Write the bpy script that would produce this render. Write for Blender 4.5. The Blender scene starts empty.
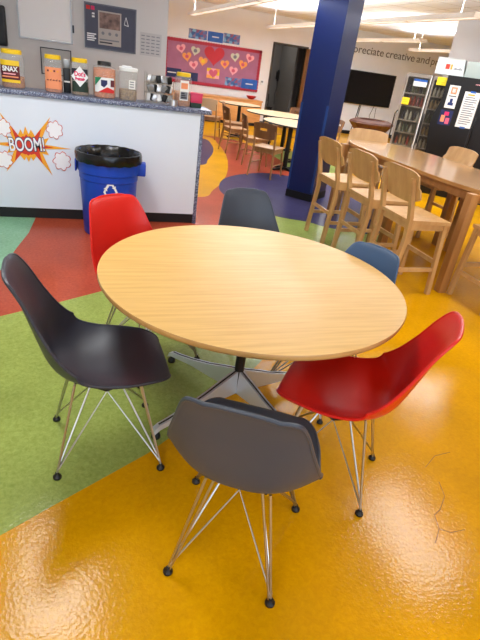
import bpy, bmesh, math, random
from mathutils import Vector, Matrix
random.seed(7)
PI = math.pi
R = math.radians
scn = bpy.context.scene
COL = scn.collection

# ------------------------------------------------------------------ helpers
def lin(v):
    v /= 255.0
    return v / 12.92 if v <= 0.04045 else ((v + 0.055) / 1.055) ** 2.4
def rgb(r, g, b):
    return (lin(r), lin(g), lin(b), 1.0)

def mat(name, col, rough=0.5, metal=0.0, coat=0.0, spec=0.5, noise=0.0, nscale=20.0, bump=0.0, bscale=200.0, emit=None, estr=0.0, alpha=1.0, trans=0.0, ior=1.45):
    m = bpy.data.materials.new(name); m.use_nodes = True
    nt = m.node_tree; b = nt.nodes['Principled BSDF']
    b.inputs['Base Color'].default_value = col
    b.inputs['Roughness'].default_value = rough
    b.inputs['Metallic'].default_value = metal
    b.inputs['Coat Weight'].default_value = coat
    b.inputs['Coat Roughness'].default_value = 0.12
    b.inputs['Specular IOR Level'].default_value = spec
    b.inputs['IOR'].default_value = ior
    b.inputs['Alpha'].default_value = alpha
    b.inputs['Transmission Weight'].default_value = trans
    if emit:
        b.inputs['Emission Color'].default_value = emit
        b.inputs['Emission Strength'].default_value = estr
    tc = nt.nodes.new('ShaderNodeTexCoord')
    if noise > 0:
        n = nt.nodes.new('ShaderNodeTexNoise'); n.inputs['Scale'].default_value = nscale; n.inputs['Detail'].default_value = 6
        nt.links.new(tc.outputs['Object'], n.inputs['Vector'])
        mr = nt.nodes.new('ShaderNodeMapRange'); mr.inputs[1].default_value = 0.25; mr.inputs[2].default_value = 0.75
        mr.inputs[3].default_value = 1 - noise; mr.inputs[4].default_value = 1 + noise
        nt.links.new(n.outputs['Fac'], mr.inputs[0])
        mx = nt.nodes.new('ShaderNodeMix'); mx.data_type = 'RGBA'; mx.blend_type = 'MULTIPLY'; mx.inputs[0].default_value = 1
        mx.inputs[6].default_value = col
        nt.links.new(mr.outputs[0], mx.inputs[7]); nt.links.new(mx.outputs[2], b.inputs['Base Color'])
    if bump > 0:
        n2 = nt.nodes.new('ShaderNodeTexNoise'); n2.inputs['Scale'].default_value = bscale; n2.inputs['Detail'].default_value = 3
        nt.links.new(tc.outputs['Object'], n2.inputs['Vector'])
        bp = nt.nodes.new('ShaderNodeBump'); bp.inputs['Strength'].default_value = bump; bp.inputs['Distance'].default_value = 0.002
        nt.links.new(n2.outputs['Fac'], bp.inputs['Height']); nt.links.new(bp.outputs[0], b.inputs['Normal'])
    return m

def wood(name, c1, c2, rough=0.4, coat=0.15, sc=(1.2, 26, 26), detail=5):
    m = bpy.data.materials.new(name); m.use_nodes = True
    nt = m.node_tree; b = nt.nodes['Principled BSDF']
    b.inputs['Roughness'].default_value = rough; b.inputs['Coat Weight'].default_value = coat; b.inputs['Coat Roughness'].default_value = 0.15
    tc = nt.nodes.new('ShaderNodeTexCoord'); mp = nt.nodes.new('ShaderNodeMapping'); mp.inputs['Scale'].default_value = sc
    n = nt.nodes.new('ShaderNodeTexNoise'); n.inputs['Scale'].default_value = 1.0; n.inputs['Detail'].default_value = detail; n.inputs['Distortion'].default_value = 0.4
    cr = nt.nodes.new('ShaderNodeValToRGB'); cr.color_ramp.elements[0].position = 0.32; cr.color_ramp.elements[1].position = 0.66
    cr.color_ramp.elements[0].color = c2; cr.color_ramp.elements[1].color = c1
    nt.links.new(tc.outputs['Object'], mp.inputs[0]); nt.links.new(mp.outputs[0], n.inputs['Vector'])
    nt.links.new(n.outputs['Fac'], cr.inputs[0]); nt.links.new(cr.outputs[0], b.inputs['Base Color'])
    return m

def vinyl(name, c1, c2, rough=0.42):
    """mottled, waxed sheet flooring with a slightly rippled gloss"""
    m = bpy.data.materials.new(name); m.use_nodes = True
    nt = m.node_tree; b = nt.nodes['Principled BSDF']
    tc = nt.nodes.new('ShaderNodeTexCoord')
    n = nt.nodes.new('ShaderNodeTexNoise'); n.inputs['Scale'].default_value = 48; n.inputs['Detail'].default_value = 8; n.inputs['Roughness'].default_value = 0.74; n.inputs['Distortion'].default_value = 0.6
    nt.links.new(tc.outputs['Object'], n.inputs['Vector'])
    cr = nt.nodes.new('ShaderNodeValToRGB'); cr.color_ramp.elements[0].position = 0.3; cr.color_ramp.elements[1].position = 0.68
    cr.color_ramp.elements[0].color = c2; cr.color_ramp.elements[1].color = c1
    nt.links.new(n.outputs['Fac'], cr.inputs[0])
    # broad wear blotches
    n3 = nt.nodes.new('ShaderNodeTexNoise'); n3.inputs['Scale'].default_value = 2.2; n3.inputs['Detail'].default_value = 5
    nt.links.new(tc.outputs['Object'], n3.inputs['Vector'])
    mr = nt.nodes.new('ShaderNodeMapRange'); mr.inputs[1].default_value = 0.3; mr.inputs[2].default_value = 0.7; mr.inputs[3].default_value = 0.86; mr.inputs[4].default_value = 1.1
    nt.links.new(n3.outputs['Fac'], mr.inputs[0])
    mx = nt.nodes.new('ShaderNodeMix'); mx.data_type = 'RGBA'; mx.blend_type = 'MULTIPLY'; mx.inputs[0].default_value = 1
    nt.links.new(cr.outputs[0], mx.inputs[6]); nt.links.new(mr.outputs[0], mx.inputs[7])
    nt.links.new(mx.outputs[2], b.inputs['Base Color'])
    b.inputs['Roughness'].default_value = rough; b.inputs['Specular IOR Level'].default_value = 0.03
    b.inputs['Coat Weight'].default_value = 0.36; b.inputs['Coat Roughness'].default_value = 0.10
    n2 = nt.nodes.new('ShaderNodeTexNoise'); n2.inputs['Scale'].default_value = 75; n2.inputs['Detail'].default_value = 3
    nt.links.new(tc.outputs['Object'], n2.inputs['Vector'])
    bp = nt.nodes.new('ShaderNodeBump'); bp.inputs['Strength'].default_value = 0.24; bp.inputs['Distance'].default_value = 0.0035
    nt.links.new(n2.outputs['Fac'], bp.inputs['Height'])
    nt.links.new(bp.outputs[0], b.inputs['Normal']); nt.links.new(bp.outputs[0], b.inputs['Coat Normal'])
    return m

def glassy(name, tint=(1, 1, 1, 1), fac=0.88, rough=0.08, gl=(.8, .82, .84, 1)):
    """thin clear plastic / glass: mostly see-through with a glossy skin"""
    m = bpy.data.materials.new(name); m.use_nodes = True
    nt = m.node_tree; nt.nodes.clear()
    out = nt.nodes.new('ShaderNodeOutputMaterial'); mix = nt.nodes.new('ShaderNodeMixShader')
    t = nt.nodes.new('ShaderNodeBsdfTransparent'); t.inputs[0].default_value = tint
    g = nt.nodes.new('ShaderNodeBsdfPrincipled'); g.inputs['Base Color'].default_value = gl; g.inputs['Roughness'].default_value = rough
    mix.inputs[0].default_value = 1 - fac
    nt.links.new(t.outputs[0], mix.inputs[1]); nt.links.new(g.outputs[0], mix.inputs[2]); nt.links.new(mix.outputs[0], out.inputs[0])
    return m

class MB:
    """collects shapes, then links them as ONE mesh object"""
    def __init__(s): s.bm = bmesh.new()
    def _add(s, vs, fs, mi=0):
        bv = [s.bm.verts.new(v) for v in vs]
        for f in fs:
            try:
                fc = s.bm.faces.new([bv[i] for i in f]); fc.material_index = mi
            except ValueError: pass
        return bv
    def box(s, x0, x1, y0, y1, z0, z1, mi=0, M=None, bev=0.0):
        t = bmesh.new()
        r = bmesh.ops.create_cube(t, size=1)
        for v in t.verts:
            v.co = Vector((x0 + (v.co.x + .5) * (x1 - x0), y0 + (v.co.y + .5) * (y1 - y0), z0 + (v.co.z + .5) * (z1 - z0)))
        if bev > 0: bmesh.ops.bevel(t, geom=t.edges[:], offset=bev, segments=2, affect='EDGES', profile=0.5)
        s._merge(t, mi, M); return s
    def _merge(s, t, mi=0, M=None):
        t.verts.index_update()
        vs = [(M @ v.co) if M else v.co.copy() for v in t.verts]
        s._add(vs, [[v.index for v in f.verts] for f in t.faces], mi); t.free()
    def tube(s, pts, r, seg=10, mi=0, cap=True, flat=None):
        pts = [Vector(p) for p in pts]; n = len(pts)
        rs = r if isinstance(r, (list, tuple)) else [r] * n
        tang = []
        for i in range(n):
            a = pts[max(i - 1, 0)]; b = pts[min(i + 1, n - 1)]
            tang.append((b - a).normalized())
        up = Vector((0, 0, 1)) if abs(tang[0].z) < .95 else Vector((1, 0, 0))
        nx = tang[0].cross(up).normalized()
        rings = []
        for i in range(n):
            nx = (nx - tang[i] * nx.dot(tang[i])).normalized(); ny = tang[i].cross(nx)
            fx, fy = (flat if flat else (1, 1))
            rings.append([pts[i] + (nx * math.cos(2 * PI * k / seg) * fx + ny * math.sin(2 * PI * k / seg) * fy) * rs[i] for k in range(seg)])
        vs = [v for rg in rings for v in rg]; fs = []
        for i in range(n - 1):
            for k in range(seg):
                fs.append((i * seg + k, i * seg + (k + 1) % seg, (i + 1) * seg + (k + 1) % seg, (i + 1) * seg + k))
        if cap:
            fs.append(tuple(reversed(range(seg)))); fs.append(tuple((n - 1) * seg + k for k in range(seg)))
        s._add(vs, fs, mi); return s
    def bar(s, p0, p1, w, h, mi=0, up=(0, 0, 1), w1=None, h1=None):
        p0 = Vector(p0); p1 = Vector(p1); t = (p1 - p0).normalized(); up = Vector(up)
        if abs(t.dot(up)) > .97: up = Vector((0, 1, 0))
        sx = t.cross(up).normalized(); sy = sx.cross(t)
        w1 = w if w1 is None else w1; h1 = h if h1 is None else h1
        vs = []
        for p, ww, hh in ((p0, w, h), (p1, w1, h1)):
            for a, b in ((-1, -1), (1, -1), (1, 1), (-1, 1)): vs.append(p + sx * a * ww / 2 + sy * b * hh / 2)
        s._add(vs, [(3, 2, 1, 0), (4, 5, 6, 7), (0, 1, 5, 4), (1, 2, 6, 5), (2, 3, 7, 6), (3, 0, 4, 7)], mi); return s
    def lathe(s, prof, seg=32, c=(0, 0), mi=0, sy=1.0, sq=None, closed=False):
        """prof: (r, z) list; sq = superellipse power for squarish jars"""
        vs = []; fs = []; n = len(prof)
        for (r, z) in prof:
            for k in range(seg):
                a = 2 * PI * k / seg; ca, sa = math.cos(a), math.sin(a)
                if sq:
                    f = 1.0 / (abs(ca) ** sq + abs(sa) ** sq) ** (1.0 / sq)
                else: f = 1.0
                vs.append((c[0] + r * ca * f, c[1] + r * sa * f * sy, z))
        for i in range(n - 1):
            for k in range(seg):
                fs.append((i * seg + k, i * seg + (k + 1) % seg, (i + 1) * seg + (k + 1) % seg, (i + 1) * seg + k))
        if not closed:
            if prof[0][0] > 1e-6: fs.append(tuple(reversed(range(seg))))
            if prof[-1][0] > 1e-6: fs.append(tuple((n - 1) * seg + k for k in range(seg)))
        s._add(vs, fs, mi); return s
    def prism(s, poly, z0, z1, mi=0, M=None):
        n = len(poly)
        vs = [Vector((p[0], p[1], z0)) for p in poly] + [Vector((p[0], p[1], z1)) for p in poly]
        if M: vs = [M @ v for v in vs]
        fs = [tuple(reversed(range(n))), tuple(range(n, 2 * n))] + [(i, (i + 1) % n, n + (i + 1) % n, n + i) for i in range(n)]
        s._add(vs, fs, mi); return s
    def grid(s, P, nu, nv, mi=0):
        """P(i,j) -> point; open sheet nu x nv"""
        vs = [P(i, j) for j in range(nv) for i in range(nu)]
        fs = [(j * nu + i, j * nu + i + 1, (j + 1) * nu + i + 1, (j + 1) * nu + i) for j in range(nv - 1) for i in range(nu - 1)]
        s._add(vs, fs, mi); return s
    def sphere(s, c, r, mi=0, sc=(1, 1, 1), sub=2):
        t = bmesh.new(); bmesh.ops.create_icosphere(t, subdivisions=sub, radius=r)
        for v in t.verts: v.co = Vector((c[0] + v.co.x * sc[0], c[1] + v.co.y * sc[1], c[2] + v.co.z * sc[2]))
        s._merge(t, mi); return s
    def build(s, name, m, parent=None, smooth=True, loc=None, rz=0.0, weld=False):
        if weld: bmesh.ops.remove_doubles(s.bm, verts=s.bm.verts[:], dist=1e-5)
        bmesh.ops.recalc_face_normals(s.bm, faces=s.bm.faces[:])
        me = bpy.data.meshes.new(name); s.bm.to_mesh(me); s.bm.free()
        for mm in (m if isinstance(m, (list, tuple)) else [m]): me.materials.append(mm)
        if smooth:
            for p in me.polygons: p.use_smooth = True
            me.set_sharp_from_angle(angle=R(40))
        o = bpy.data.objects.new(name, me); COL.objects.link(o)
        if parent: o.parent = parent
        if loc: o.location = loc
        if rz: o.rotation_euler = (0, 0, rz)
        return o

def tag(o, label=None, cat=None, group=None, kind=None):
    if label: o['label'] = label
    if cat: o['category'] = cat
    if group: o['group'] = group
    if kind: o['kind'] = kind
    return o
def thing(name, label, cat, loc=(0, 0, 0), rz=0.0, group=None):
    o = bpy.data.objects.new(name, None); o.empty_display_size = 0.1; COL.objects.link(o)
    o.location = loc; o.rotation_euler = (0, 0, rz)
    return tag(o, label, cat, group)
def struct(o): o['kind'] = 'structure'; return o
def dup(root, loc, rz, label, group=None):
    def cp(o, par):
        c = o.copy(); COL.objects.link(c)
        if par: c.parent = par
        for ch in list(o.children): cp(ch, c)
        return c
    r = cp(root, None); r.location = loc; r.rotation_euler = (0, 0, rz); r['label'] = label
    if group: r['group'] = group
    return r
def recolour(o, frm, to):
    """give a copy its own mesh with one material exchanged"""
    o.data = o.data.copy()
    for i, m in enumerate(o.data.materials):
        if m == frm: o.data.materials[i] = to
def text(name, s, h, M, m, parent=None, depth=0.001, sx=1.0, align='CENTER', bold=0.0, shear=0.0):
    cu = bpy.data.curves.new(name, 'FONT'); cu.body = s; cu.size = h; cu.extrude = depth; cu.align_x = align; cu.align_y = 'CENTER'
    cu.offset = bold; cu.shear = shear
    t = bpy.data.objects.new(name, cu); COL.objects.link(t)
    dg = bpy.context.evaluated_depsgraph_get(); me = bpy.data.meshes.new_from_object(t.evaluated_get(dg))
    COL.objects.unlink(t); bpy.data.objects.remove(t)
    me.materials.clear(); me.materials.append(m)
    me.transform(M @ Matrix.Diagonal((sx, 1, 1, 1)))
    o = bpy.data.objects.new(name, me); COL.objects.link(o)
    if parent: o.parent = parent
    return o
def on_wall(x, y, z, roll=0.0):
    """frame of a surface facing -y: local x right, local y up"""
    return Matrix.Translation((x, y, z)) @ Matrix.Rotation(PI / 2, 4, 'X') @ Matrix.Rotation(roll, 4, 'Z')
def smooth_poly(pts, k=6):
    out = []; n = len(pts)
    for i in range(n):
        p0, p1, p2, p3 = [Vector(pts[(i + d) % n]) for d in (-1, 0, 1, 2)]
        for j in range(k):
            t = j / k
            out.append(tuple(.5 * ((2 * p1) + (p2 - p0) * t + (2 * p0 - 5 * p1 + 4 * p2 - p3) * t * t + (3 * p1 - p0 - 3 * p2 + p3) * t ** 3)))
    return out

# ------------------------------------------------------------------ materials
m_wall = mat('cream_paint', rgb(240, 236, 236), .85, noise=.02, nscale=3)
m_wall_grey = mat('grey_paint', rgb(202, 200, 198), .85, noise=.02, nscale=3)
m_wall_cool = mat('pale_grey_paint', rgb(238, 241, 248), .85, noise=.02, nscale=3)
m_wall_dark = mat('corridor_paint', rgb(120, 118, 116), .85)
m_black = mat('black_plastic', rgb(16, 16, 18), .45)
m_kick = mat('black_rubber', rgb(14, 14, 16), .5)
m_panel = mat('white_laminate', rgb(218, 226, 240), .45, noise=.01, nscale=4)
m_table = wood('light_oak_veneer', rgb(216, 176, 102), rgb(200, 158, 84), .42, .08, (3.0, 60, 60))
m_edge = wood('oak_edge', rgb(196, 152, 92), rgb(178, 134, 76), .42, .1, (4, 30, 90))
m_beech = wood('beech', rgb(202, 160, 106), rgb(184, 140, 88), .42, .15, (14, 14, 2))
m_barwood = wood('maple_top', rgb(184, 138, 82), rgb(164, 116, 62), .22, .6, (30, 2.2, 30))
m_barleg = wood('maple_leg', rgb(172, 122, 68), rgb(150, 102, 54), .4, .15, (16, 16, 1.5))
m_chrome = mat('chrome', (.50, .48, .45, 1), .3, 1.0)
m_alu = mat('polished_aluminium', (.66, .72, .78, 1), .42, .75)
m_glide = mat('black_glide', rgb(12, 12, 14), .5)
m_char = mat('charcoal_plastic', rgb(44, 46, 57), .42, bump=.1, bscale=500)
m_slate = mat('slate_plastic', rgb(58, 66, 79), .42, bump=.1, bscale=500)
m_slate_sheen = mat('slate_plastic_sheen', rgb(56, 82, 116), .42, bump=.1, bscale=500)  # bluer copy of the slate plastic, sky sheen put into its colour
m_red = mat('red_plastic', rgb(205, 24, 14), .36, bump=.1, bscale=500)
m_bin = mat('blue_bin_plastic', rgb(16, 64, 178), .42, noise=.03)
m_bag = mat('black_bag_film', rgb(10, 10, 12), .25, bump=.6, bscale=25)
m_white = mat('white_plastic', rgb(232, 234, 236), .5)
m_col = mat('navy_paint', rgb(8, 27, 78), .4, noise=.03, nscale=2)
m_guard = mat('blue_corner_guard', rgb(26, 60, 118), .4)
m_board = mat('plum_paper', rgb(164, 104, 132), .8, noise=.08, nscale=5)
m_border = mat('red_scalloped_border', rgb(168, 26, 48), .6, noise=.25, nscale=60)
m_heartred = mat('red_glitter', rgb(186, 24, 40), .5, noise=.25, nscale=120)
m_pinkh = mat('pink_card', rgb(238, 168, 176), .8)
m_rose = mat('rose_ink', rgb(206, 92, 118), .8)
m_orangeh = mat('orange_card', rgb(240, 160, 84), .8)
m_creamh = mat('mint_cream_card', rgb(208, 208, 184), .8)
m_yel = mat('yellow_plastic', rgb(236, 196, 28), .4)
m_sticker = mat('yellow_sticker', rgb(248, 222, 40), .6)
m_paper = mat('white_paper', rgb(228, 228, 226), .8)
m_ink = mat('dark_ink', rgb(40, 42, 52), .7)
m_greyink = mat('grey_ink', rgb(120, 122, 130), .7)
m_blue = mat('blue_print', rgb(36, 92, 176), .6, noise=.25, nscale=9)
m_navyprint = mat('navy_print', rgb(26, 36, 84), .6, noise=.4, nscale=14)
m_steel = mat('brushed_steel', (.62, .62, .63, 1), .35, 1.0)
m_greyframe = mat('grey_metal_frame', rgb(150, 150, 150), .4, .6)
m_clear = glassy('clear_plastic', (.97, .98, .98, 1), .84)
m_doorglass = glassy('cooler_glass', (.86, .85, .82, 1), .90, gl=(.16, .15, .14, 1))
m_snack = mat('pretzel_pieces', rgb(176, 112, 62), .7, noise=.5, nscale=90, bump=1, bscale=90)
m_snack2 = mat('orange_snack', rgb(208, 122, 72), .7, noise=.4, nscale=90, bump=1, bscale=90)
m_snackmix = mat('snack_mix', rgb(150, 120, 84), .7, noise=.6, nscale=70, bump=1, bscale=70)
m_redink = mat('red_ink', rgb(206, 32, 28), .6)
m_pinkink = mat('pink_ink', rgb(214, 38, 96), .6)
m_greenink = mat('green_ink', rgb(20, 120, 84), .6)
m_darkgreen = mat('dark_green_ink', rgb(30, 50, 40), .6)
m_maroon = mat('maroon_ink', rgb(92, 24, 36), .6)
m_peach = mat('peach_label', rgb(232, 146, 104), .7)
m_orange = mat('burst_orange', rgb(238, 164, 40), .6)
m_burstred = mat('burst_red', rgb(206, 54, 34), .6)
m_navy = mat('outline_navy', rgb(24, 46, 104), .6)
m_cloud = mat('cloud_white', rgb(238, 238, 244), .7)
m_leather = mat('brown_leather', rgb(88, 50, 38), .5, noise=.15, nscale=8)
m_screen = mat('black_screen', rgb(6, 6, 8), .12, spec=.6)
m_door = wood('orange_oak_door', rgb(206, 150, 80), rgb(186, 128, 62), .4, .2, (20, 20, 1.5))
m_cab = wood('orange_maple', rgb(216, 156, 92), rgb(200, 136, 74), .4, .2, (2, 20, 20))
m_cafetop = mat('birch_laminate', rgb(204, 176, 138), .35)
m_cafewood = wood('cafe_beech', rgb(166, 122, 76), rgb(144, 100, 58), .42, .15, (14, 14, 2))
m_cafedark = wood('cafe_brown', rgb(124, 84, 54), rgb(104, 68, 42), .45, .1, (14, 14, 2))
m_lampbody = mat('lamp_enamel', rgb(232, 222, 206), .5)
m_lampglow = mat('lamp_diffuser', (1, .9, .76, 1), .5, emit=(1, .95, .88, 1), estr=.9)
m_troffer = mat('troffer_diffuser', (1, 1, 1, 1), .5, emit=(1, .97, .92, 1), estr=6.0)
m_wallprint = mat('grey_wall_letters', rgb(92, 92, 98), .7)
m_coolbody = mat('cooler_grey', rgb(132, 122, 112), .5)
m_ochreink = mat('ochre_ink', rgb(176, 140, 20), .7)
m_coolin = mat('cooler_interior', rgb(104, 98, 90), .7)
m_fridge = mat('black_fridge', rgb(13, 13, 16), .3)
m_boxwhite = mat('white_box_plastic', rgb(222, 226, 224), .5)
m_boxclear = mat('frosted_lid', rgb(176, 186, 180), .35)

# counter laminate: blue-grey with pale and dark specks
m_speck = bpy.data.materials.new('speckled_blue_laminate'); m_speck.use_nodes = True
nt = m_speck.node_tree; b = nt.nodes['Principled BSDF']; b.inputs['Roughness'].default_value = .35
tc = nt.nodes.new('ShaderNodeTexCoord'); vo = nt.nodes.new('ShaderNodeTexNoise'); vo.inputs['Scale'].default_value = 110; vo.inputs['Detail'].default_value = 3
cr = nt.nodes.new('ShaderNodeValToRGB'); e = cr.color_ramp.elements
e[0].position = .36; e[0].color = rgb(38, 44, 66); e[1].position = .68; e[1].color = rgb(176, 182, 200)
k = e.new(.5); k.color = rgb(84, 94, 128)
nt.links.new(tc.outputs['Object'], vo.inputs['Vector']); nt.links.new(vo.outputs['Fac'], cr.inputs[0]); nt.links.new(cr.outputs[0], b.inputs['Base Color'])

# ceiling tiles
m_ceil = bpy.data.materials.new('ceiling_tiles'); m_ceil.use_nodes = True
nt = m_ceil.node_tree; b = nt.nodes['Principled BSDF']; b.inputs['Roughness'].default_value = .9
tc = nt.nodes.new('ShaderNodeTexCoord'); br = nt.nodes.new('ShaderNodeTexBrick'); br.offset = 0
br.inputs['Scale'].default_value = 1; br.inputs['Brick Width'].default_value = .61; br.inputs['Row Height'].default_value = .61; br.inputs['Mortar Size'].default_value = .012
br.inputs['Color1'].default_value = rgb(244, 246, 251); br.inputs['Color2'].default_value = rgb(240, 242, 247); br.inputs['Mortar'].default_value = rgb(200, 198, 196)
nt.links.new(tc.outputs['Object'], br.inputs['Vector']); nt.links.new(br.outputs['Color'], b.inputs['Base Color'])

# ------------------------------------------------------------------ the setting
CEIL, WB = 2.81, 14.6
v_yel = vinyl('ochre_vinyl', rgb(214, 156, 1), rgb(196, 134, 0))
v_green = vinyl('lime_vinyl', rgb(158, 172, 92), rgb(126, 142, 62))
v_teal = vinyl('mint_vinyl', rgb(146, 190, 158), rgb(108, 160, 124))
v_red = vinyl('terracotta_vinyl', rgb(182, 82, 54), rgb(150, 58, 38))
v_purple = vinyl('indigo_vinyl', rgb(66, 62, 98), rgb(44, 42, 74))
f = MB()
f.box(-3.6, 13, -3.6, 18.2, -.05, 0.0, 0)
e1 = .0004
red = [(-3.6, 1.3), (-2, 2.12), (-.49, 2.91), (-.15, 3.09), (.16, 3.27), (.75, 3.75), (1.5, 4.5), (2.23, 5.28), (3.0, 6.2), (3.5, 7.5), (3.75, 9.2), (3.5, 10.9), (3.0, 11.35), (2.2, 11.4), (.5, 11.6), (-3.6, 11.6)]
f.prism(red, e1, 2 * e1, 3)
f.prism([(-3.6, -.6), (-1.2, .76), (-.3, 1.28), (-.11, 1.39), (.26, 1.6), (.6, 1.86), (.91, 2.15), (1.06, 2.3), (1.9, 3.12), (2.81, 4.02), (3.4, 4.62), (3.1, 4.85), (2.78, 4.89), (2.58, 5.09), (2.23, 5.28), (1.5, 4.5), (.75, 3.75), (.16, 3.27), (-.15, 3.09), (-.49, 2.91), (-2, 2.12), (-3.6, 1.3)], e1, 2 * e1, 1)
f.prism([(-3.6, 2.5), (-.95, 3.2), (-.7, 3.38), (-.57, 3.63), (-.5, 4.11), (-.44, 4.46), (-.41, 4.9), (-.41, 5.2), (-3.6, 5.2)], 2 * e1, 3 * e1, 2)
f.prism(smooth_poly([(1.45, 5.98), (1.73, 6.38), (2.05, 7.02), (2.36, 7.91), (2.65, 9.1), (2.8, 10.31), (2.77, 11.2), (1.6, 11.3), (.4, 9), (.6, 6.2)]), 2 * e1, 3 * e1, 0)
f.prism(smooth_poly([(1.94, 8.01), (2.15, 8.48), (2.45, 9.31), (2.62, 10.12), (2.6, 10.9), (1.8, 10.8), (1.2, 9), (1.3, 7.9)]), 3 * e1, 4 * e1, 4)
f.prism(smooth_poly([(1.82, 6.24), (1.9, 6.7), (2.12, 7.16), (2.54, 7.54), (3.13, 7.7), (3.9, 7.1), (4.1, 6.1), (3.8, 5.2), (3.3, 4.72), (2.78, 4.89), (2.58, 5.09), (2.23, 5.28), (1.95, 5.7)]), 3 * e1, 4 * e1, 4)
f.prism(smooth_poly([(3.5, 7.7), (4.3, 7.4), (4.9, 8.6), (4.4, 10.2), (3.8, 10.0), (3.7, 8.8)]), 3 * e1, 4 * e1, 1)
# hairline cracks in the ochre sheet (dark, of their own shape)
m_crack = mat('crack_dirt', rgb(120, 76, 10), .6)
def crack(pts):
    for a, bb in zip(pts, pts[1:]): f.bar((a[0], a[1], .0003), (bb[0], bb[1], .0003), .003, .0005, 5)
crack([(1.30, .93), (1.36, .985), (1.385, 1.05), (1.43, 1.07), (1.50, 1.13), (1.53, 1.21)])
crack([(1.52, 1.30), (1.62, 1.36), (1.72, 1.37)])
crack([(1.36, .985), (1.40, .96), (1.47, .96)])
struct(f.build('floor', [v_yel, v_green, v_teal, v_red, v_purple, m_crack], smooth=False))
struct(MB().box(-3.6, 13, -3.6, 18.2, CEIL, CEIL + .05).build('ceiling', m_ceil, smooth=False))
# back wall with the doorway
DX0, DX1, DZ = 5.32, 6.30, 2.13
w = MB(); w.box(-3.6, DX0, WB, WB + .12, 0, CEIL); w.box(DX1, 7.2, WB, WB + .12, 0, CEIL); w.box(DX0, DX1, WB, WB + .12, DZ, CEIL)
w.box(7.2, 13, WB, WB + .12, 0, CEIL, 1)
struct(w.build('wall_back', [m_wall, m_wall_cool], smooth=False))
w = MB(); w.box(DX0 - .05, DX0, WB - .02, WB + .14, 0, DZ + .05); w.box(DX1, DX1 + .05, WB - .02, WB + .14, 0, DZ + .05); w.box(DX0, DX1, WB - .02, WB + .14, DZ, DZ + .05)
struct(w.build('trim_1', mat('door_frame_grey', rgb(70, 62, 56), .5), smooth=False))
struct(MB().box(-3.6, 1.107, 7.0, 7.12, 0, CEIL).build('wall_grey', m_wall_grey, smooth=False))
MP = Matrix.Translation((6.395, 8.413, 0)) @ Matrix.Rotation(R(-43), 4, 'Z')
struct(MB().box(0, 5.2, 0, .12, 0, CEIL, 0, MP).build('wall_partition', m_wall, smooth=False))
struct(MB().box(-3.72, -3.6, -3.6, 18.2, 0, CEIL).build('wall_left', m_wall, smooth=False))
struct(MB().box(13, 13.12, -3.6, 18.2, 0, CEIL).build('wall_right', m_wall, smooth=False))
w = MB(); w.box(-3.6, -2.6, -3.72, -3.6, 0, CEIL); w.box(-2.6, 4.2, -3.72, -3.6, 0, .9); w.box(-2.6, 4.2, -3.72, -3.6, 2.45, CEIL); w.box(4.2, 13, -3.72, -3.6, 0, CEIL)
struct(w.build('wall_front', m_wall, smooth=False))
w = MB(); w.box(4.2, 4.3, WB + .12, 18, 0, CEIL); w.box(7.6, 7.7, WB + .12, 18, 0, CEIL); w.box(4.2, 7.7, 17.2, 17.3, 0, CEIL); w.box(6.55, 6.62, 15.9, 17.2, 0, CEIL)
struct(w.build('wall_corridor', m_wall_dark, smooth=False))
w = MB(); w.box(1.2, DX0 - .05, WB - .012, WB, 0, .1); w.box(DX1 + .05, 13, WB - .012, WB, 0, .1);
struct(w.build('baseboard_back', m_kick, smooth=False))

# blue square column, turned 45 degrees to the room
cx, cy, ch = 3.035, 6.275, .19
w = MB()
M45 = Matrix.Translation((cx, cy, 0)) @ Matrix.Rotation(R(-49), 4, 'Z')
w.box(-ch, ch, -.19, .30, .1, CEIL, 0, M45)
w.box(-ch - .006, ch + .006, -.196, .306, 0, .1, 1, M45)
struct(w.build('column', [m_col, m_kick], smooth=False))
for i, (sx_, zz) in enumerate(((-1, 1.22), (1, 1.22))):
    g = MB(); x = sx_ * (ch + .002)
    g.box(x - .003, x + .003, -.194, -.17, .12, zz, 0, M45); g.box(min(x, x - sx_ * .026), max(x, x - sx_ * .026), -.1945, -.1885, .12, zz, 0, M45)
    struct(g.build('trim_%d' % (2 + i), m_guard, smooth=False))

# door leaf swung into the room
d = thing('door', 'orange oak door leaf standing open at the dark doorway', 'door', (DX1 - .02, WB - .03, 0), R(-101))
MB().box(0, .90, 0, .045, .01, DZ - .01, bev=.003).build('door_leaf', m_door, d)
h = MB(); h.tube([(.83, .045, 1.0), (.83, .09, 1.0), (.72, .10, 1.0)], .012); h.tube([(.83, 0, 1.0), (.83, -.045, 1.0), (.72, -.055, 1.0)], .012); h.build('handle', m_steel, d)

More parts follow.
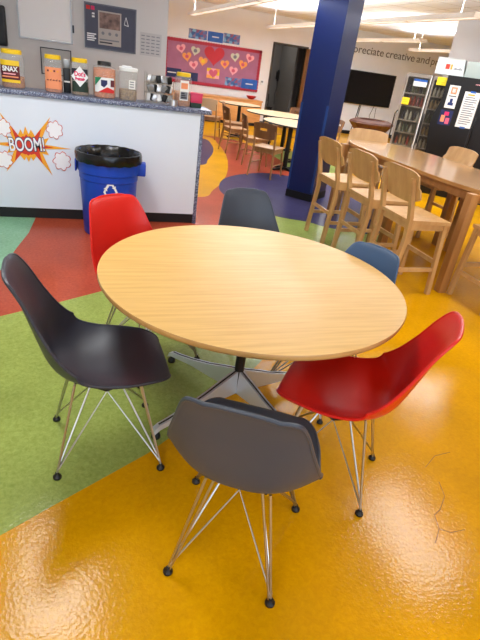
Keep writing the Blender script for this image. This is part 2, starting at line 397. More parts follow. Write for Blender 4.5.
# ------------------------------------------------------------------ round table
T = Vector((.745, 1.90, 0)); TR, TZ = .686, .735
t = thing('round_table', 'round light oak table on a star base with six shell chairs around it', 'table', T)
top = MB()
top.lathe([(0, TZ - .028), (TR - .012, TZ - .028), (TR - .003, TZ - .022), (TR, TZ - .014), (TR, TZ - .004), (TR - .002, TZ)], 128, mi=1, closed=True)
top.lathe([(TR - .002, TZ), (TR - .25, TZ), (.0, TZ)], 128, mi=0, closed=True)
top.build('tabletop', [m_table, m_edge], t)
c = MB(); c.lathe([(.024, .070), (.024, .30), (.033, .31), (.033, .70), (.0, .70)], 28); c.build('column', m_black, t)
c = MB(); c.lathe([(.0, .70), (.16, .70), (.17, .706), (.0, .707)], 28); c.build('top_plate', m_black, t)
for a in (123, 205, 296, 15):
    L = MB(); ca, sa = math.cos(R(a)), math.sin(R(a))
    prof = [(.018, .205, .075), (.10, .176, .075), (.20, .138, .072), (.32, .102, .070), (.42, .079, .056), (.475, .071, .048), (.50, .058, .036), (.506, .040, .030)]
    vs = []
    for (r, zt, zb) in prof:
        hw = .019 if r < .45 else .017
        nxx, nyy = -sa * hw, ca * hw
        x, y = r * ca, r * sa
        vs += [(x - nxx, y - nyy, zb), (x + nxx, y + nyy, zb), (x + nxx * .75, y + nyy * .75, zt), (x - nxx * .75, y - nyy * .75, zt)]
    fs = [(0, 1, 2, 3)]
    n = len(prof)
    for i in range(n - 1):
        for q in range(4): fs.append((i * 4 + q, i * 4 + (q + 1) % 4, i * 4 + 4 + (q + 1) % 4, i * 4 + 4 + q))
    fs.append(tuple((n - 1) * 4 + q for q in range(4)))
    L._add(vs, fs); lg = L.build('leg', m_alu, t)
    rd = MB()
    for (r0, a0, _), (r1, a1, _) in zip(prof[:-2], prof[1:-2]): rd.bar((r0 * ca, r0 * sa, a0 + .001), (r1 * ca, r1 * sa, a1 + .001), .007, .003)
    rd.build('ridge_strip', m_black, lg)
    gl = MB(); gl.lathe([(.02, 0), (.022, .004), (.020, .020), (.010, .034)], 16, (.487 * ca, .487 * sa)); gl.build('glide', m_glide, lg)

# ------------------------------------------------------------------ shell chairs
SP = [(.214, .394), (.227, .410), (.230, .426), (.220, .437), (.192, .441), (.15, .440), (.07, .428), (-.02, .416), (-.10, .418), (-.155, .436), (-.193, .470), (-.219, .525), (-.240, .60), (-.262, .68), (-.283, .755), (-.302, .812), (-.314, .840), (-.322, .852)]
SW = [.080, .108, .134, .160, .187, .207, .227, .234, .237, .238, .237, .231, .215, .192, .171, .152, .132, .092]
SC = [-.004, -.004, -.003, -.002, .002, .010, .028, .050, .072, .090, .096, .080, .055, .038, .027, .018, .012, .006]
def cat(a, t):
    i = min(int(t), len(a) - 2); f_ = t - i
    g = lambda k: a[max(0, min(len(a) - 1, k))]
    p0, p1, p2, p3 = g(i - 1), g(i), g(i + 1), g(i + 2)
    return .5 * (2 * p1 + (p2 - p0) * f_ + (2 * p0 - 5 * p1 + 4 * p2 - p3) * f_ * f_ + (3 * p1 - p0 - 3 * p2 + p3) * f_ ** 3)
def shell_mesh():
    NV, NU = 56, 29
    ys = [p[0] for p in SP]; zs = [p[1] for p in SP]
    P = []
    for j in range(NV):
        tt = j / (NV - 1) * (len(SP) - 1)
        y, z, hw, cu = cat(ys, tt), cat(zs, tt), cat(SW, tt), cat(SC, tt)
        dy = cat(ys, tt + .05) - cat(ys, tt - .05); dz = cat(zs, tt + .05) - cat(zs, tt - .05)
        if tt + .05 > len(SP) - 1 or tt - .05 < 0:
            dy = cat(ys, min(tt + .05, len(SP) - 1)) - cat(ys, max(tt - .05, 0)); dz = cat(zs, min(tt + .05, len(SP) - 1)) - cat(zs, max(tt - .05, 0))
        l = math.hypot(dy, dz) or 1; n = (dz / l, -dy / l)      # towards the sitter
        row = []
        for i in range(NU):
            u = -1 + 2 * i / (NU - 1); a = abs(u) ** 2.6
            # the top edge is bowed: middle higher than the corners
            drop = -.012 * max(0, (tt - 14) / 3) * abs(u) ** 3
            row.append(Vector((hw * u, y + n[0] * cu * a, z + n[1] * cu * a + drop)))
        P.append(row)
    P = [[Vector((v.x, v.y * 1.045, v.z + .006)) for v in row] for row in P]
    TH_ = .007
    m = MB(); N = []
    for j in range(NV):
        r = []
        for i in range(NU):
            du = P[j][min(i + 1, NU - 1)] - P[j][max(i - 1, 0)]; dv = P[min(j + 1, NV - 1)][i] - P[max(j - 1, 0)][i]
            r.append(du.cross(dv).normalized())
        N.append(r)
    idx = lambda l, i, j: l * NU * NV + j * NU + i
    vs = [P[j][i] + N[j][i] * TH_ / 2 for j in range(NV) for i in range(NU)] + [P[j][i] - N[j][i] * TH_ / 2 for j in range(NV) for i in range(NU)]
    fs = []
    for j in range(NV - 1):
        for i in range(NU - 1):
            fs.append((idx(0, i, j), idx(0, i + 1, j), idx(0, i + 1, j + 1), idx(0, i, j + 1)))
            fs.append((idx(1, i, j), idx(1, i, j + 1), idx(1, i + 1, j + 1), idx(1, i + 1, j)))
    for i in range(NU - 1):
        fs.append((idx(0, i, 0), idx(1, i, 0), idx(1, i + 1, 0), idx(0, i + 1, 0)))
        fs.append((idx(0, i, NV - 1), idx(0, i + 1, NV - 1), idx(1, i + 1, NV - 1), idx(1, i, NV - 1)))
    for j in range(NV - 1):
        fs.append((idx(0, 0, j), idx(0, 0, j + 1), idx(1, 0, j + 1), idx(1, 0, j)))
        fs.append((idx(0, NU - 1, j), idx(1, NU - 1, j), idx(1, NU - 1, j + 1), idx(0, NU - 1, j + 1)))
    m._add(vs, fs)
    # a rolled lip around the rim
    rim = [P[0][i] for i in range(NU)] + [P[j][NU - 1] for j in range(1, NV)] + [P[NV - 1][i] for i in range(NU - 2, -1, -1)] + [P[j][0] for j in range(NV - 2, 0, -1)]
    m.tube(rim + [rim[0]], .0062, 8, cap=False)
    return m
def make_shell_chair(label, mtl):
    t = thing('shell_chair', label, 'chair', (0, 0, 0), 0)
    shell_mesh().build('shell', mtl, t)
    fy = .207                                           # feet
    for sx in (-1, 1):
        for sy in (-1, 1):
            fx = .213 if sy > 0 else .180
            foot = Vector((sx * fx, sy * fy, .022))
            L = MB()
            L.tube([foot, (sx * .105, sy * .125, .400)], .0050, 8)
            L.tube([foot + Vector((-sx * .006, 0, 0)), (sx * .078, sy * .120, .400)], .0046, 8)
            lg = L.build('leg', m_chrome, t)
            g = MB(); g.lathe([(.013, 0), (.017, .003), (.017, .011), (.009, .020), (.007, .030)], 14, (foot.x, foot.y)); g.build('glide', m_glide, lg)
    b = MB()
    low = .325
    for s in (-1, 1):
        # side bracing: from both feet of a side up to one low point, likewise front and back
        b.tube([(s * .177, -fy * .97, .045), (s * .06, 0, low), (s * .210, fy * .97, .045)], .0042, 8)
        fx = .207 if s > 0 else .175
        b.tube([(-fx, s * fy * .985, .045), (0, s * .06, low - .008), (fx, s * fy * .985, .045)], .0042, 8)
    b.build('wire_brace', m_chrome, t)
    k = MB()
    for sx in (-1, 1):
        k.tube([(sx * .09, -.125, .400), (sx * .09, .125, .400)], .005, 8)
        k.tube([(sx * .06, 0, low), (sx * .09, .10, .398)], .005, 8); k.tube([(sx * .06, 0, low), (sx * .09, -.10, .398)], .005, 8)
    for sy in (-1, 1):
        k.tube([(-.09, sy * .10, .400), (.09, sy * .10, .400)], .005, 8)
    k.tube([(-.06, 0, low), (.06, 0, low)], .005, 8); k.tube([(0, -.06, low - .008), (0, .06, low - .008)], .005, 8)
    for sx in (-1, 1):
        for sy in (-1, 1): k.lathe([(.015, .393), (.015, .405), (.012, .4155)], 12, (sx * .09, sy * .09))
    k.build('seat_mount', m_black, t)
    return t
GC = 'shell chairs around the round table'
def place(o, x, y, face):
    o.location = (x, y, 0); o.rotation_euler = (0, 0, R(face - 90))
def recol_chair(o, to):
    for chd in o.children:
        if chd.name.startswith('shell'):
            chd.data = chd.data.copy(); chd.data.materials[0] = to
chairs = [
    # x, y, facing, material, label
    (.082, 1.704, 2, m_char, 'charcoal shell chair seen side-on at the left of the table, on the green floor'),
    (.511, 1.112, 60, m_slate, 'slate grey shell chair nearest the camera, its back turned to us'),
    (1.008, 1.385, 141, m_red, 'red shell chair pulled up at the right of the table on ochre floor'),
    (.34, 2.375, -57, m_red, 'red shell chair behind the table in front of the blue bin'),
    (1.055, 2.64, -84, m_slate, 'dark slate shell chair at the far side of the table, before the navy column'),
    (1.22, 1.94, -153, m_slate_sheen, 'blue-grey shell chair peeking over the table rim beside the wooden bar stools'),
]
c0 = make_shell_chair(chairs[0][4], m_char); c0['group'] = GC; place(c0, *chairs[0][:3])
for (x, y, fc, mm, lb) in chairs[1:]:
    c1 = dup(c0, (0, 0, 0), 0, lb, GC); place(c1, x, y, fc); recol_chair(c1, mm)
    if mm == m_slate_sheen: c1.scale = (.94, .94, .94)

# ------------------------------------------------------------------ snack counter
ct = thing('service_counter', 'long white counter with speckled blue top and black toe kick', 'counter', (0, 4.89, 0))
XR = 1.167
MB().box(-3.6, XR - .036, 0, .03, .1, 1.085).build('front_panel', m_panel, ct, smooth=False)
MB().box(-3.6, XR - .036, .012, .04, 0, .1).build('toe_kick', m_kick, ct, smooth=False)
MB().box(XR - .036, XR, -.004, .25, 0, 1.085, bev=.003).build('end_panel', m_speck, ct)
MB().box(-3.6, XR + .065, -.03, .30, 1.085, 1.125, bev=.006).build('countertop', m_speck, ct)

# comic burst sticker on the counter front
sx0, sz0 = -.43, .67
st = thing('burst_sticker', 'comic starburst sticker reading BOOM! on the white counter front', 'sticker', (sx0, 4.886, sz0))
def sticker(poly, name, m_, lvl):
    return MB().prism(poly, 0, .0012, 0, on_wall(0, -.0005 - lvl * .0012, 0)).build(name, m_, st, smooth=False)
def burst(sc, tips, rx, rz):
    """star with drawn-out tips and concave curved flanks"""
    pts = []; n = len(tips)
    for i, (a, r) in enumerate(tips):
        a2, r2_ = tips[(i + 1) % n]; a2 = a2 if a2 > a else a2 + 360
        p0 = Vector((r * sc * math.cos(R(a)), r * sc * math.sin(R(a)))); p2 = Vector((r2_ * sc * math.cos(R(a2)), r2_ * sc * math.sin(R(a2))))
        am = R((a + a2) / 2); vl = Vector((rx * math.cos(am), rz * math.sin(am)))
        for q in range(6):
            t = q / 6; pts.append(tuple(p0.lerp(vl, t ** .62)))
        for q in range(6):
            t = q / 6; pts.append(tuple(p2.lerp(vl, (1 - t) ** .62)))
    return pts
tips = [(0, .37), (24, .20), (52, .33), (76, .145), (93, .165), (110, .145), (128, .34), (158, .19), (180, .31), (203, .19), (231, .31), (255, .135), (270, .145), (286, .135), (308, .32), (338, .19)]
sticker(burst(1.0, tips, .150, .098), 'burst_outer', m_orange, 0)
sticker(burst(.60, tips, .118, .074), 'burst_inner', m_burstred, 1)
def puff(cx_, cz_, s, seed):
    rnd = random.Random(seed); pts = []
    n = 7
    for i in range(n):
        a0 = 2 * PI * i / n
        for q in range(6):
            a = a0 + (q / 6) * 2 * PI / n; r = s * (.82 + .28 * math.sin(PI * q / 6)) * (1 + .08 * rnd.random())
            pts.append((cx_ + r * math.cos(a) * .95, cz_ + r * math.sin(a) * 1.05))
    return pts
for i, (px, pz, s) in enumerate(((.235, .155, .068), (.285, -.115, .076), (-.19, .14, .064), (-.20, -.135, .066))):
    o = sticker(puff(px, pz, s, i), 'cloud', m_burstred, 1.5)
    MB().prism(puff(px, pz, s * .92, i), 0, .0012, 0, on_wall(0, -.0034, 0)).build('cloud_fill', m_cloud, o, smooth=False)
text('lettering_outline', 'BOOM!', .160, on_wall(-.005, -.0048, .005, R(4)), m_navy, st, .0008, .58, bold=.0095)
text('lettering', 'BOOM!', .160, on_wall(-.005, -.0062, .005, R(4)), m_cloud, st, .0008, .58, bold=.002)

# ------------------------------------------------------------------ snack jars along the counter
JY, JZ = 5.03, 1.1252
def jar(name, label, x, w, h, lidc, lidh, snack, fill, y=JY, neck=.82, sq=3.2, cat_='jar', lid_r=.84):
    r = w / 2 * .98
    t = thing(name, label, cat_, (x, y, JZ), 0, 'snack jars on the counter')
    bd = MB(); bd.lathe([(r * .9, 0), (r, .012), (r, h * .80), (r * .95, h * .86), (r * neck, h * .90), (r * neck, h - lidh)], 40, sq=sq)
    bd.build('jar_body', m_clear, t)
    sn = MB(); sn.lathe([(r * .86, .004), (r * .95, .016), (r * .95, h * fill), (r * .55, h * (fill + .03)), (0, h * fill)], 32, sq=sq); sn.build('snacks', snack, t)
    ld = MB(); lr = r * lid_r; ld.lathe([(lr, h - lidh), (lr * 1.02, h - lidh + .004), (lr * 1.02, h - .006), (lr * .94, h), (0, h)], 32, sq=min(sq, 2.6)); ld.build('lid', lidc, t)
    return t, r
def label_on(t, r, x0, x1, z0, z1, m_, name='label', off=.002, sq=3.2):
    """patch of label wrapped on the front of a squarish jar"""
    def fr(x):
        q = max(0.0, 1 - (abs(x) / r) ** sq); return -r * q ** (1 / sq) - off
    m = MB(); n = 11
    m.grid(lambda i, j: (x0 + (x1 - x0) * i / (n - 1), fr(x0 + (x1 - x0) * i / (n - 1)), z0 + (z1 - z0) * j), n, 2)
    return m.build(name, m_, t)
def jar_text(parent, s, h, x, r, z, m_, sx=.8, bold=.002, roll=0, off=.0038):
    return text('lettering', s, h, on_wall(x, -r - off, z, roll), m_, parent, .0006, sx, bold=bold)
H0 = .295
j, r = jar('snack_jar', 'big clear snack jar with yellow lid and yellow-banded dark red label, leftmost on the counter', -.515, .19, H0, m_yel, .035, m_snack, .30)
lb = label_on(j, r, -.085, .062, .06, .205, m_maroon); label_on(j, r, -.085, .062, .175, .215, m_yel, 'label_band', .0028); label_on(j, r, -.085, .062, .045, .068, m_yel, 'label_band', .0028)
jar_text(j, 'SNAX', .052, -.012, r, .148, m_white, .85)
for q in range(2): MB().box(-.075 + q * .01, .05 - q * .02, -r - .004, -r - .003, .085 + q * .022, .095 + q * .022).build('label_print', [m_peach, m_pinkh][q], j, smooth=False)
j, r = jar('snack_jar', 'clear jar with yellow lid and plain peach orange label', -.187, .157, H0, m_yel, .034, m_snack2, .32)
label_on(j, r, -.066, .066, .03, .20, m_peach); 
for q in range(4): MB().box(-.048 + q * .026, -.034 + q * .026, -r - .0034, -r - .0026, .165, .180 - .004 * (q % 2)).build('label_print', m_orange if q % 2 else m_maroon, j, smooth=False)
for q in range(5): MB().prism([(-.055 + q * .024, .10), (-.045 + q * .024, .106), (-.036 + q * .024, .10 + .01 * (q % 2)), (-.045 + q * .024, .094)], 0, .0008, 0, on_wall(0, -r - .0026, 0)).build('label_print', m_maroon, j, smooth=False)
j, r = jar('snack_jar', 'clear jar with yellow lid and white diamond label on a dark green band', .034, .157, H0, m_yel, .034, m_snackmix, .25)
label_on(j, r, -.066, .066, .03, .115, m_darkgreen); label_on(j, r, -.066, .066, .12, .215, m_ink, 'label_band', .002)
MB().prism([(0, .070), (.072, .152), (0, .236), (-.072, .152)], 0, .001, 0, on_wall(0, -r - .003, 0)).build('label_diamond', m_white, j, smooth=False)
jar_text(j, "Dot's", .050, 0, r, .172, m_pinkink, .85, off=.0052); jar_text(j, 'Pretzels', .034, 0, r, .134, m_pinkink, .75, off=.0052)
j, r = jar('snack_jar', 'wide clear jar with black lid and green, white and red label', .246, .205, H0, m_black, .036, m_snack2, .80, lid_r=.58, neck=.6)
label_on(j, r, -.085, .078, .05, .17, m_white)
MB().prism([(-.085, .17), (-.085, .10), (-.03, .17)], 0, .001, 0, on_wall(0, -r - .003, 0)).build('label_corner', m_greenink, j, smooth=False)
MB().prism([(-.06, .05), (.02, .095), (.078, .075), (.078, .05)], 0, .001, 0, on_wall(0, -r - .003, 0)).build('label_corner', m_redink, j, smooth=False)
MB().prism([(-.035, .105), (-.035, .15), (.02, .15), (.02, .12), (-.008, .09)], 0, .001, 0, on_wall(0, -r - .0035, 0)).build('label_badge', m_navyprint, j, smooth=False)
MB().box(.048, .078, -r - .004, -r - .003, .10, .155).build('label_badge', m_maroon, j, smooth=False)
j, r = jar('snack_container', 'clear flip-top container with white lid and snack mix', .456, .165, .272, m_white, .03, m_snackmix, .32, lid_r=1.03, neck=.95)
MB().box(-.055, .03, -.03, .03, .272, .285, bev=.004).build('flip_cap', m_white, j)
label_on(j, r, .0, .058, .10, .175, m_paper)
for q in range(3): MB().box(.008, .045, -r - .004, -r - .0032, .115 + q * .02, .123 + q * .02).build('label_print', m_greyink, j, smooth=False)
j, r = jar('snack_jar', 'clear jar with yellow lid and narrow white and grey label, nearest the counter end', .968, .155, H0 - .005, m_yel, .034, m_snack, .36)
label_on(j, r, -.04, .04, .055, .225, m_paper); label_on(j, r, -.032, .032, .155, .205, m_peach, 'label_patch', .003); label_on(j, r, -.034, .034, .065, .13, m_greyink, 'label_patch', .003)

for q in range(3): MB().box(-.026, .024 - q * .01, -r - .0042, -r - .0032, .075 + q * .018, .085 + q * .018).build('label_print', m_ink, j, smooth=False)

# chrome rack with sachets between the containers
og = thing('wire_rack', 'chrome wire rack crammed with foil sachets beside the flip-top container', 'rack', (.745, 5.06, JZ))
fr = MB()
for x in (-.125, .125):
    for y in (-.075, .075): fr.tube([(x, y, 0), (x, y, .20 if x > 0 else .26)], .004, 6)
for z in (.01, .085, .165):
    fr.tube([(-.125, -.075, z), (.125, -.075, z), (.125, .075, z), (-.125, .075, z), (-.125, -.075, z)], .003, 6)
    for q in range(7): fr.tube([(-.125 + q * .0416, -.075, z), (-.125 + q * .0416, .075, z)], .002, 5)
fr.build('rack_frame', m_chrome, og)
rnd = random.Random(3)
m_foil = mat('foil_sachet', rgb(150, 152, 156), .3, .5, noise=.4, nscale=40)
for q in range(24):
    lvl = q % 3; z = .014 + lvl * .078
    x = -.115 + .0285 * (q // 3) + rnd.uniform(-.008, .008)
    M_ = Matrix.Translation((x + .02, -.02 + rnd.uniform(-.02, .02), z + .034)) @ Matrix.Rotation(rnd.uniform(-.5, .5), 4, 'Y') @ Matrix.Rotation(rnd.uniform(-.3, .3), 4, 'X')
    s = MB(); s.box(-.022, .022, -.016, .016, -.030, .034, 0, M_, .006); o = s.build('sachet', [m_foil, m_black, m_steel, m_greyframe][(q * 7) % 4] if q % 9 else m_paper, og)
cup = MB(); cup.lathe([(.036, 0), (.040, .004), (.040, .052), (.037, .054), (.037, .006), (0, .006)], 24)
tag(cup.build('metal_cup', m_steel, loc=(.865, 4.91, JZ)), 'small steel cup at the front of the wire rack', 'cup')
bx = MB(); bx.box(-.052, .052, -.045, .045, 0, .042, bev=.003)
tag(bx.build('tea_box', m_darkgreen, loc=(1.10, 5.03, JZ)), 'small dark green box at the very end of the counter', 'box')
bw = MB(); bw.box(-.058, .058, -.045, .045, 0, .085, bev=.008); bw.box(-.062, .062, -.049, .049, .073, .088, bev=.004)
tag(bw.build('pink_tub', mat('pink_tub_plastic', rgb(206, 54, 92), .4), loc=(1.10, 5.03, JZ + .0425)), 'pink tub resting on the dark green box', 'tub')
dp = thing('napkin_dispenser', 'dark dispenser with grey top standing between two yellow-lidded jars', 'dispenser', (-.0765, 5.12, JZ))
MB().box(-.0315, .0315, -.035, .035, 0, .20, bev=.006).build('body', m_black, dp); MB().box(-.029, .029, -.03, .03, .20, .272, bev=.005).build('top', m_greyframe, dp)
MB().box(-.025, .026, -.0365, -.0345, .085, .098).build('slot', m_paper, dp, smooth=False)

# ------------------------------------------------------------------ recycling bin
bn = thing('recycling_bin', 'blue recycling bin with black liner against the white counter', 'bin', (.258, 4.575, 0), R(-6)); bn.scale = (.955, .955, 1.0)
bb = MB(); bb.lathe([(.0, .0), (.225, 0), (.235, .012), (.262, .50), (.268, .505), (.270, .56), (.278, .565), (.284, .70), (.294, .705), (.294, .725), (.274, .725), (.25, .5), (.22, .03), (0, .03)], 56, closed=True); bb.build('bin_body', m_bin, bn)
for s in (-1, 1):
    hd = MB(); hd.box(s * .272 - .028, s * .272 + .04 * s + .028 * (1 if s > 0 else 0) + (0 if s > 0 else .028), -.07, .07, .55, .66, bev=.012)
    hd.build('handle', m_bin, bn)
bg = MB(); SEG = 72
def bagr(k, z, r, amp, f_): return (r + amp * math.sin(k * f_ + z * 31) * (.6 + .4 * math.sin(k * 2.3)))
rows = [(.299, .655, .004), (.303, .675, .005), (.303, .715, .003), (.298, .735, .002), (.285, .738, .002), (.270, .722, .004), (.256, .66, .012), (.243, .58, .018), (.225, .50, .02), (.15, .46, .02), (.02, .45, .0)]
vs = []; fs = []
for (r, z, am) in rows:
    for k in range(SEG):
        a = 2 * PI * k / SEG; rr = bagr(k, z, r, am, .9)
        vs.append((rr * math.cos(a), rr * math.sin(a), z + am * .8 * math.sin(k * 1.7)))
for i in range(len(rows) - 1):
    for k in range(SEG): fs.append((i * SEG + k, i * SEG + (k + 1) % SEG, (i + 1) * SEG + (k + 1) % SEG, (i + 1) * SEG + k))
fs.append(tuple((len(rows) - 1) * SEG + k for k in range(SEG)))
bg._add(vs, fs); bg.build('liner', m_bag, bn)
# three chasing arrows, wrapped onto the wall of the bin
sy_ = MB()
def wrapz(x, z):
    rr = .236 + (.262 - .236) * (z - .012) / .488 + .002
    a = -PI / 2 + R(6) + x / rr
    return (rr * math.cos(a), rr * math.sin(a), z)
for q in range(3):
    a0 = R(90 + 120 * q)
    def tr(p): return (p[0] * math.cos(a0 - PI / 2) - p[1] * math.sin(a0 - PI / 2), p[0] * math.sin(a0 - PI / 2) + p[1] * math.cos(a0 - PI / 2) + .445)
    for quad in ([(-.045, .028), (-.026, .020), (-.012, .045), (-.024, .062)], [(-.024, .062), (-.012, .045), (.012, .045), (.022, .062)], [(.022, .062), (.012, .045), (.020, .033), (.034, .041)], [(.010, .027), (.046, .045), (.045, .010)]):
        pp = [wrapz(*tr(p)) for p in quad]; sy_._add(pp, [tuple(range(len(pp)))])
sy_.build('recycling_symbol', m_white, bn, smooth=False)

# ------------------------------------------------------------------ things on the grey wall behind the counter
GW = 6.9998
wb = thing('whiteboard', 'aluminium framed white board on the grey wall above the jars', 'whiteboard', (-.32, GW, 1.80))
MB().box(-.28, .28, -.014, 0, -.29, .42).build('writing_surface', mat('whiteboard_face', rgb(232, 230, 228), .4), wb, smooth=False)
fr = MB()
for (a0, a1, c0_, c1_) in ((-.295, -.28, -.305, .435), (.28, .295, -.305, .435), (-.28, .28, -.305, -.29), (-.28, .28, .42, .435)): fr.box(a0, a1, -.022, 0, c0_, c1_)
fr.build('frame', m_greyframe, wb, smooth=False)
MB().box(.297, .317, -.02, 0, -.18, -.10).build('marker_clip', m_black, wb)
pf = thing('framed_poster', 'dark navy poster with pasted photograph on the grey wall', 'poster', (.418, GW, 1.725))
MB().box(-.295, .295, -.012, 0, -.229, .229).build('poster_face', mat('dark_navy_card', rgb(62, 64, 82), .5, noise=.1, nscale=7), pf, smooth=False)
fr = MB()
for (a0, a1, c0_, c1_) in ((-.303, -.29, -.237, .237), (.29, .303, -.237, .237), (-.29, .29, -.237, -.224), (-.29, .29, .224, .237)): fr.box(a0, a1, -.02, 0, c0_, c1_)
fr.build('frame', mat('pewter_frame', rgb(92, 92, 100), .4, .4), pf, smooth=False)
MB().box(-.145, .125, -.014, -.0121, -.185, .17).build('photo_sheet', mat('flyer_paper', rgb(176, 168, 162), .7), pf, smooth=False)
m_photo = mat('photo_print', rgb(120, 96, 88), .6, noise=.8, nscale=18)
MB().box(-.13, .11, -.0155, -.0142, -.01, .155).build('photograph', m_photo, pf, smooth=False)
for q in range(3): MB().lathe([(.018, 0), (.018, .001)], 14).build('round_mark', m_greyink, pf, smooth=False, loc=(-.09 + q * .08, -.0145, -.06)).rotation_euler = (PI / 2, 0, 0)
MB().box(-.13, .10, -.0155, -.0142, -.135, -.12).build('print_line', m_greyink, pf, smooth=False)
MB().box(-.13, .02, -.0155, -.0142, -.165, -.150).build('print_line', m_ink, pf, smooth=False)
MB().box(-.28, -.235, -.0135, -.0122, .165, .205).build('red_mark', m_redink, pf, smooth=False); MB().box(-.225, -.185, -.0135, -.0122, .165, .205).build('red_mark', m_pinkink, pf, smooth=False)
for q in range(4): MB().box(-.275, -.19 + (q % 2) * .02, -.0135, -.0122, -.155 + q * .022, -.142 + q * .022).build('print_line', m_white, pf, smooth=False)
for q in range(2): MB().box(-.215, -.185, -.0135, -.0122, .09 + q * .03, .108 + q * .03).build('print_line', m_paper, pf, smooth=False)
sm = MB()
for a0, a1 in (((.16, .06), (.18, .14)), ((.18, .14), (.21, .05)), ((.21, .05), (.16, .06))): sm.bar((a0[0], -.0128, a0[1]), (a1[0], -.0128, a1[1]), .004, .006)
sm.build('scribble_mark', m_white, pf, smooth=False)
ps = thing('notice_sheet', 'white printed sheet taped to the grey wall right of the navy poster', 'notice', (.905, GW, 1.615))
MB().box(-.132, .132, -.002, 0, -.125, .125).build('sheet', mat('grey_white_paper', rgb(186, 184, 184), .8), ps, smooth=False)
for cx_ in range(4):
    for q in range(6): MB().box(-.118 + cx_ * .062, -.075 + cx_ * .062, -.003, -.0021, -.10 + q * .037, -.09 + q * .037).build('print_line', m_greyink, ps, smooth=False)
fs_ = thing('small_frame', 'small thin black frame on the grey wall behind the peach-labelled jar', 'frame', (-.22, GW, 1.28))
fr = MB()
for (a0, a1, c0_, c1_) in ((-.175, -.165, -.14, .15), (.165, .175, -.14, .15), (-.165, .165, -.14, -.13), (-.165, .165, .14, .15)): fr.box(a0, a1, -.012, 0, c0_, c1_)
fr.build('frame', m_ink, fs_, smooth=False); MB().box(-.165, .165, -.006, 0, -.13, .14).build('sheet', mat('pale_grey_paper', rgb(176, 174, 170), .8), fs_, smooth=False)
mo = thing('wall_display', 'black display hung on the grey wall at the left edge of the view', 'screen', (-.98, GW, 1.59))
MB().box(-.24, .24, -.06, 0, -.205, .20, bev=.02).build('casing', m_black, mo); MB().box(-.215, .215, -.062, -.0601, -.17, .17).build('screen_face', m_glide, mo, smooth=False)

# ------------------------------------------------------------------ far wall: bulletin board and what is pinned round it
BW = WB - .0003
bd = thing('bulletin_board', 'plum valentine bulletin board with red scalloped border on the far wall', 'board', (3.61, BW, 1.39))
MB().box(-1.32, 1.32, -.02, 0, -.49, .49).build('backing', m_board, bd, smooth=False)
br_ = MB()
def scallop(x0, z0, x1, z1):
    n = int(math.hypot(x1 - x0, z1 - z0) / .07)
    for i in range(n + 1):
        t_ = i / n; M_ = on_wall(x0 + (x1 - x0) * t_, -.022, z0 + (z1 - z0) * t_)
        br_.prism([(.046 * math.cos(2 * PI * q / 10), .046 * math.sin(2 * PI * q / 10)) for q in range(10)], 0, .006 + .001 * (i % 2), 0, M_)
scallop(-1.32, .49, 1.32, .49); scallop(-1.32, -.49, 1.32, -.49); scallop(-1.32, -.49, -1.32, .49); scallop(1.32, -.49, 1.32, .49)
br_.build('scalloped_border', m_border, bd, smooth=False)
def heart_poly(s):
    return [(s * .62 * math.sin(t_) ** 3, s * (.5 * math.cos(t_) - .20 * math.cos(2 * t_) - .08 * math.cos(3 * t_) - .04 * math.cos(4 * t_))) for t_ in [2 * PI * i / 36 for i in range(36)]]
HG = 'paper hearts on the bulletin board'
def heart(x, z, s, m_, m2, label, roll=0):
    o = thing('paper_heart', label, 'heart', (x, WB - .0225, z), 0, HG)
    MB().prism(heart_poly(s), 0, .003, 0, on_wall(0, 0, 0, roll)).build('heart_card', m_, o, smooth=False)
    if m2:
        MB().prism([(.05 * s / .2 * math.cos(2 * PI * q / 14), .045 * s / .2 * math.sin(2 * PI * q / 14)) for q in range(14)], 0, .002, 0, on_wall(0, -.0031, .0, roll)).build('printed_motif', m2, o, smooth=False)
for (x, z, mm, ink, lb, ro) in [
    (2.69, 1.69, m_pinkh, m_rose, 'pink paper heart at the top left corner of the bulletin board', .25),
    (2.86, 1.52, m_orangeh, m_rose, 'orange paper heart below the top left pink heart', .2),
    (3.08, 1.68, m_creamh, m_greyink, 'mint cream paper heart left of the big red heart', -.15),
    (3.06, 1.34, m_pinkh, m_rose, 'pink paper heart lowest on the left half of the board', .2),
    (3.31, 1.46, m_orangeh, m_yel, 'orange paper heart just left of the big red heart tip', -.1),
    (3.93, 1.46, m_orangeh, m_rose, 'orange paper heart just right of the big red heart tip', .1),
    (4.20, 1.67, m_creamh, m_greyink, 'mint cream paper heart on the right half of the board', .15),
    (4.19, 1.33, m_pinkh, m_rose, 'pink paper heart lowest on the right half of the board', -.1),
    (4.45, 1.51, m_orangeh, m_rose, 'orange-pink paper heart beside the right end of the board', -.2),
    (4.63, 1.69, m_pinkh, m_rose, 'pink paper heart at the top right corner of the bulletin board', -.25)]:
    heart(x, z, .20, mm, ink, lb, ro)
o = thing('paper_heart', 'big red glitter heart in the middle of the bulletin board', 'heart', (3.61, WB - .0225, 1.62), 0, HG)
MB().prism([(p[0], p[1] * .92 + .02) for p in heart_poly(.46)], 0, .006, 0, on_wall(0, 0, 0)).build('heart_card', m_heartred, o, smooth=False)
sq = thing('quilt_card', 'square patchwork card with a pink heart under the big red heart', 'card', (3.62, WB - .0225, 1.195))
q_ = MB()
for a in range(3):
    for c_ in range(3): q_.box(-.18 + a * .12, -.06 + a * .12, -.003, 0, -.125 + c_ * .083, -.042 + c_ * .083, (a + c_ * 2) % 3)
q_.build('patches', [m_orangeh, m_yel, m_pinkh], sq, smooth=False)
MB().prism(heart_poly(.2), 0, .002, 0, on_wall(0, -.0031, 0)).build('heart_motif', m_rose, sq, smooth=False)
m_pixel = bpy.data.materials.new('photo_collage'); m_pixel.use_nodes = True
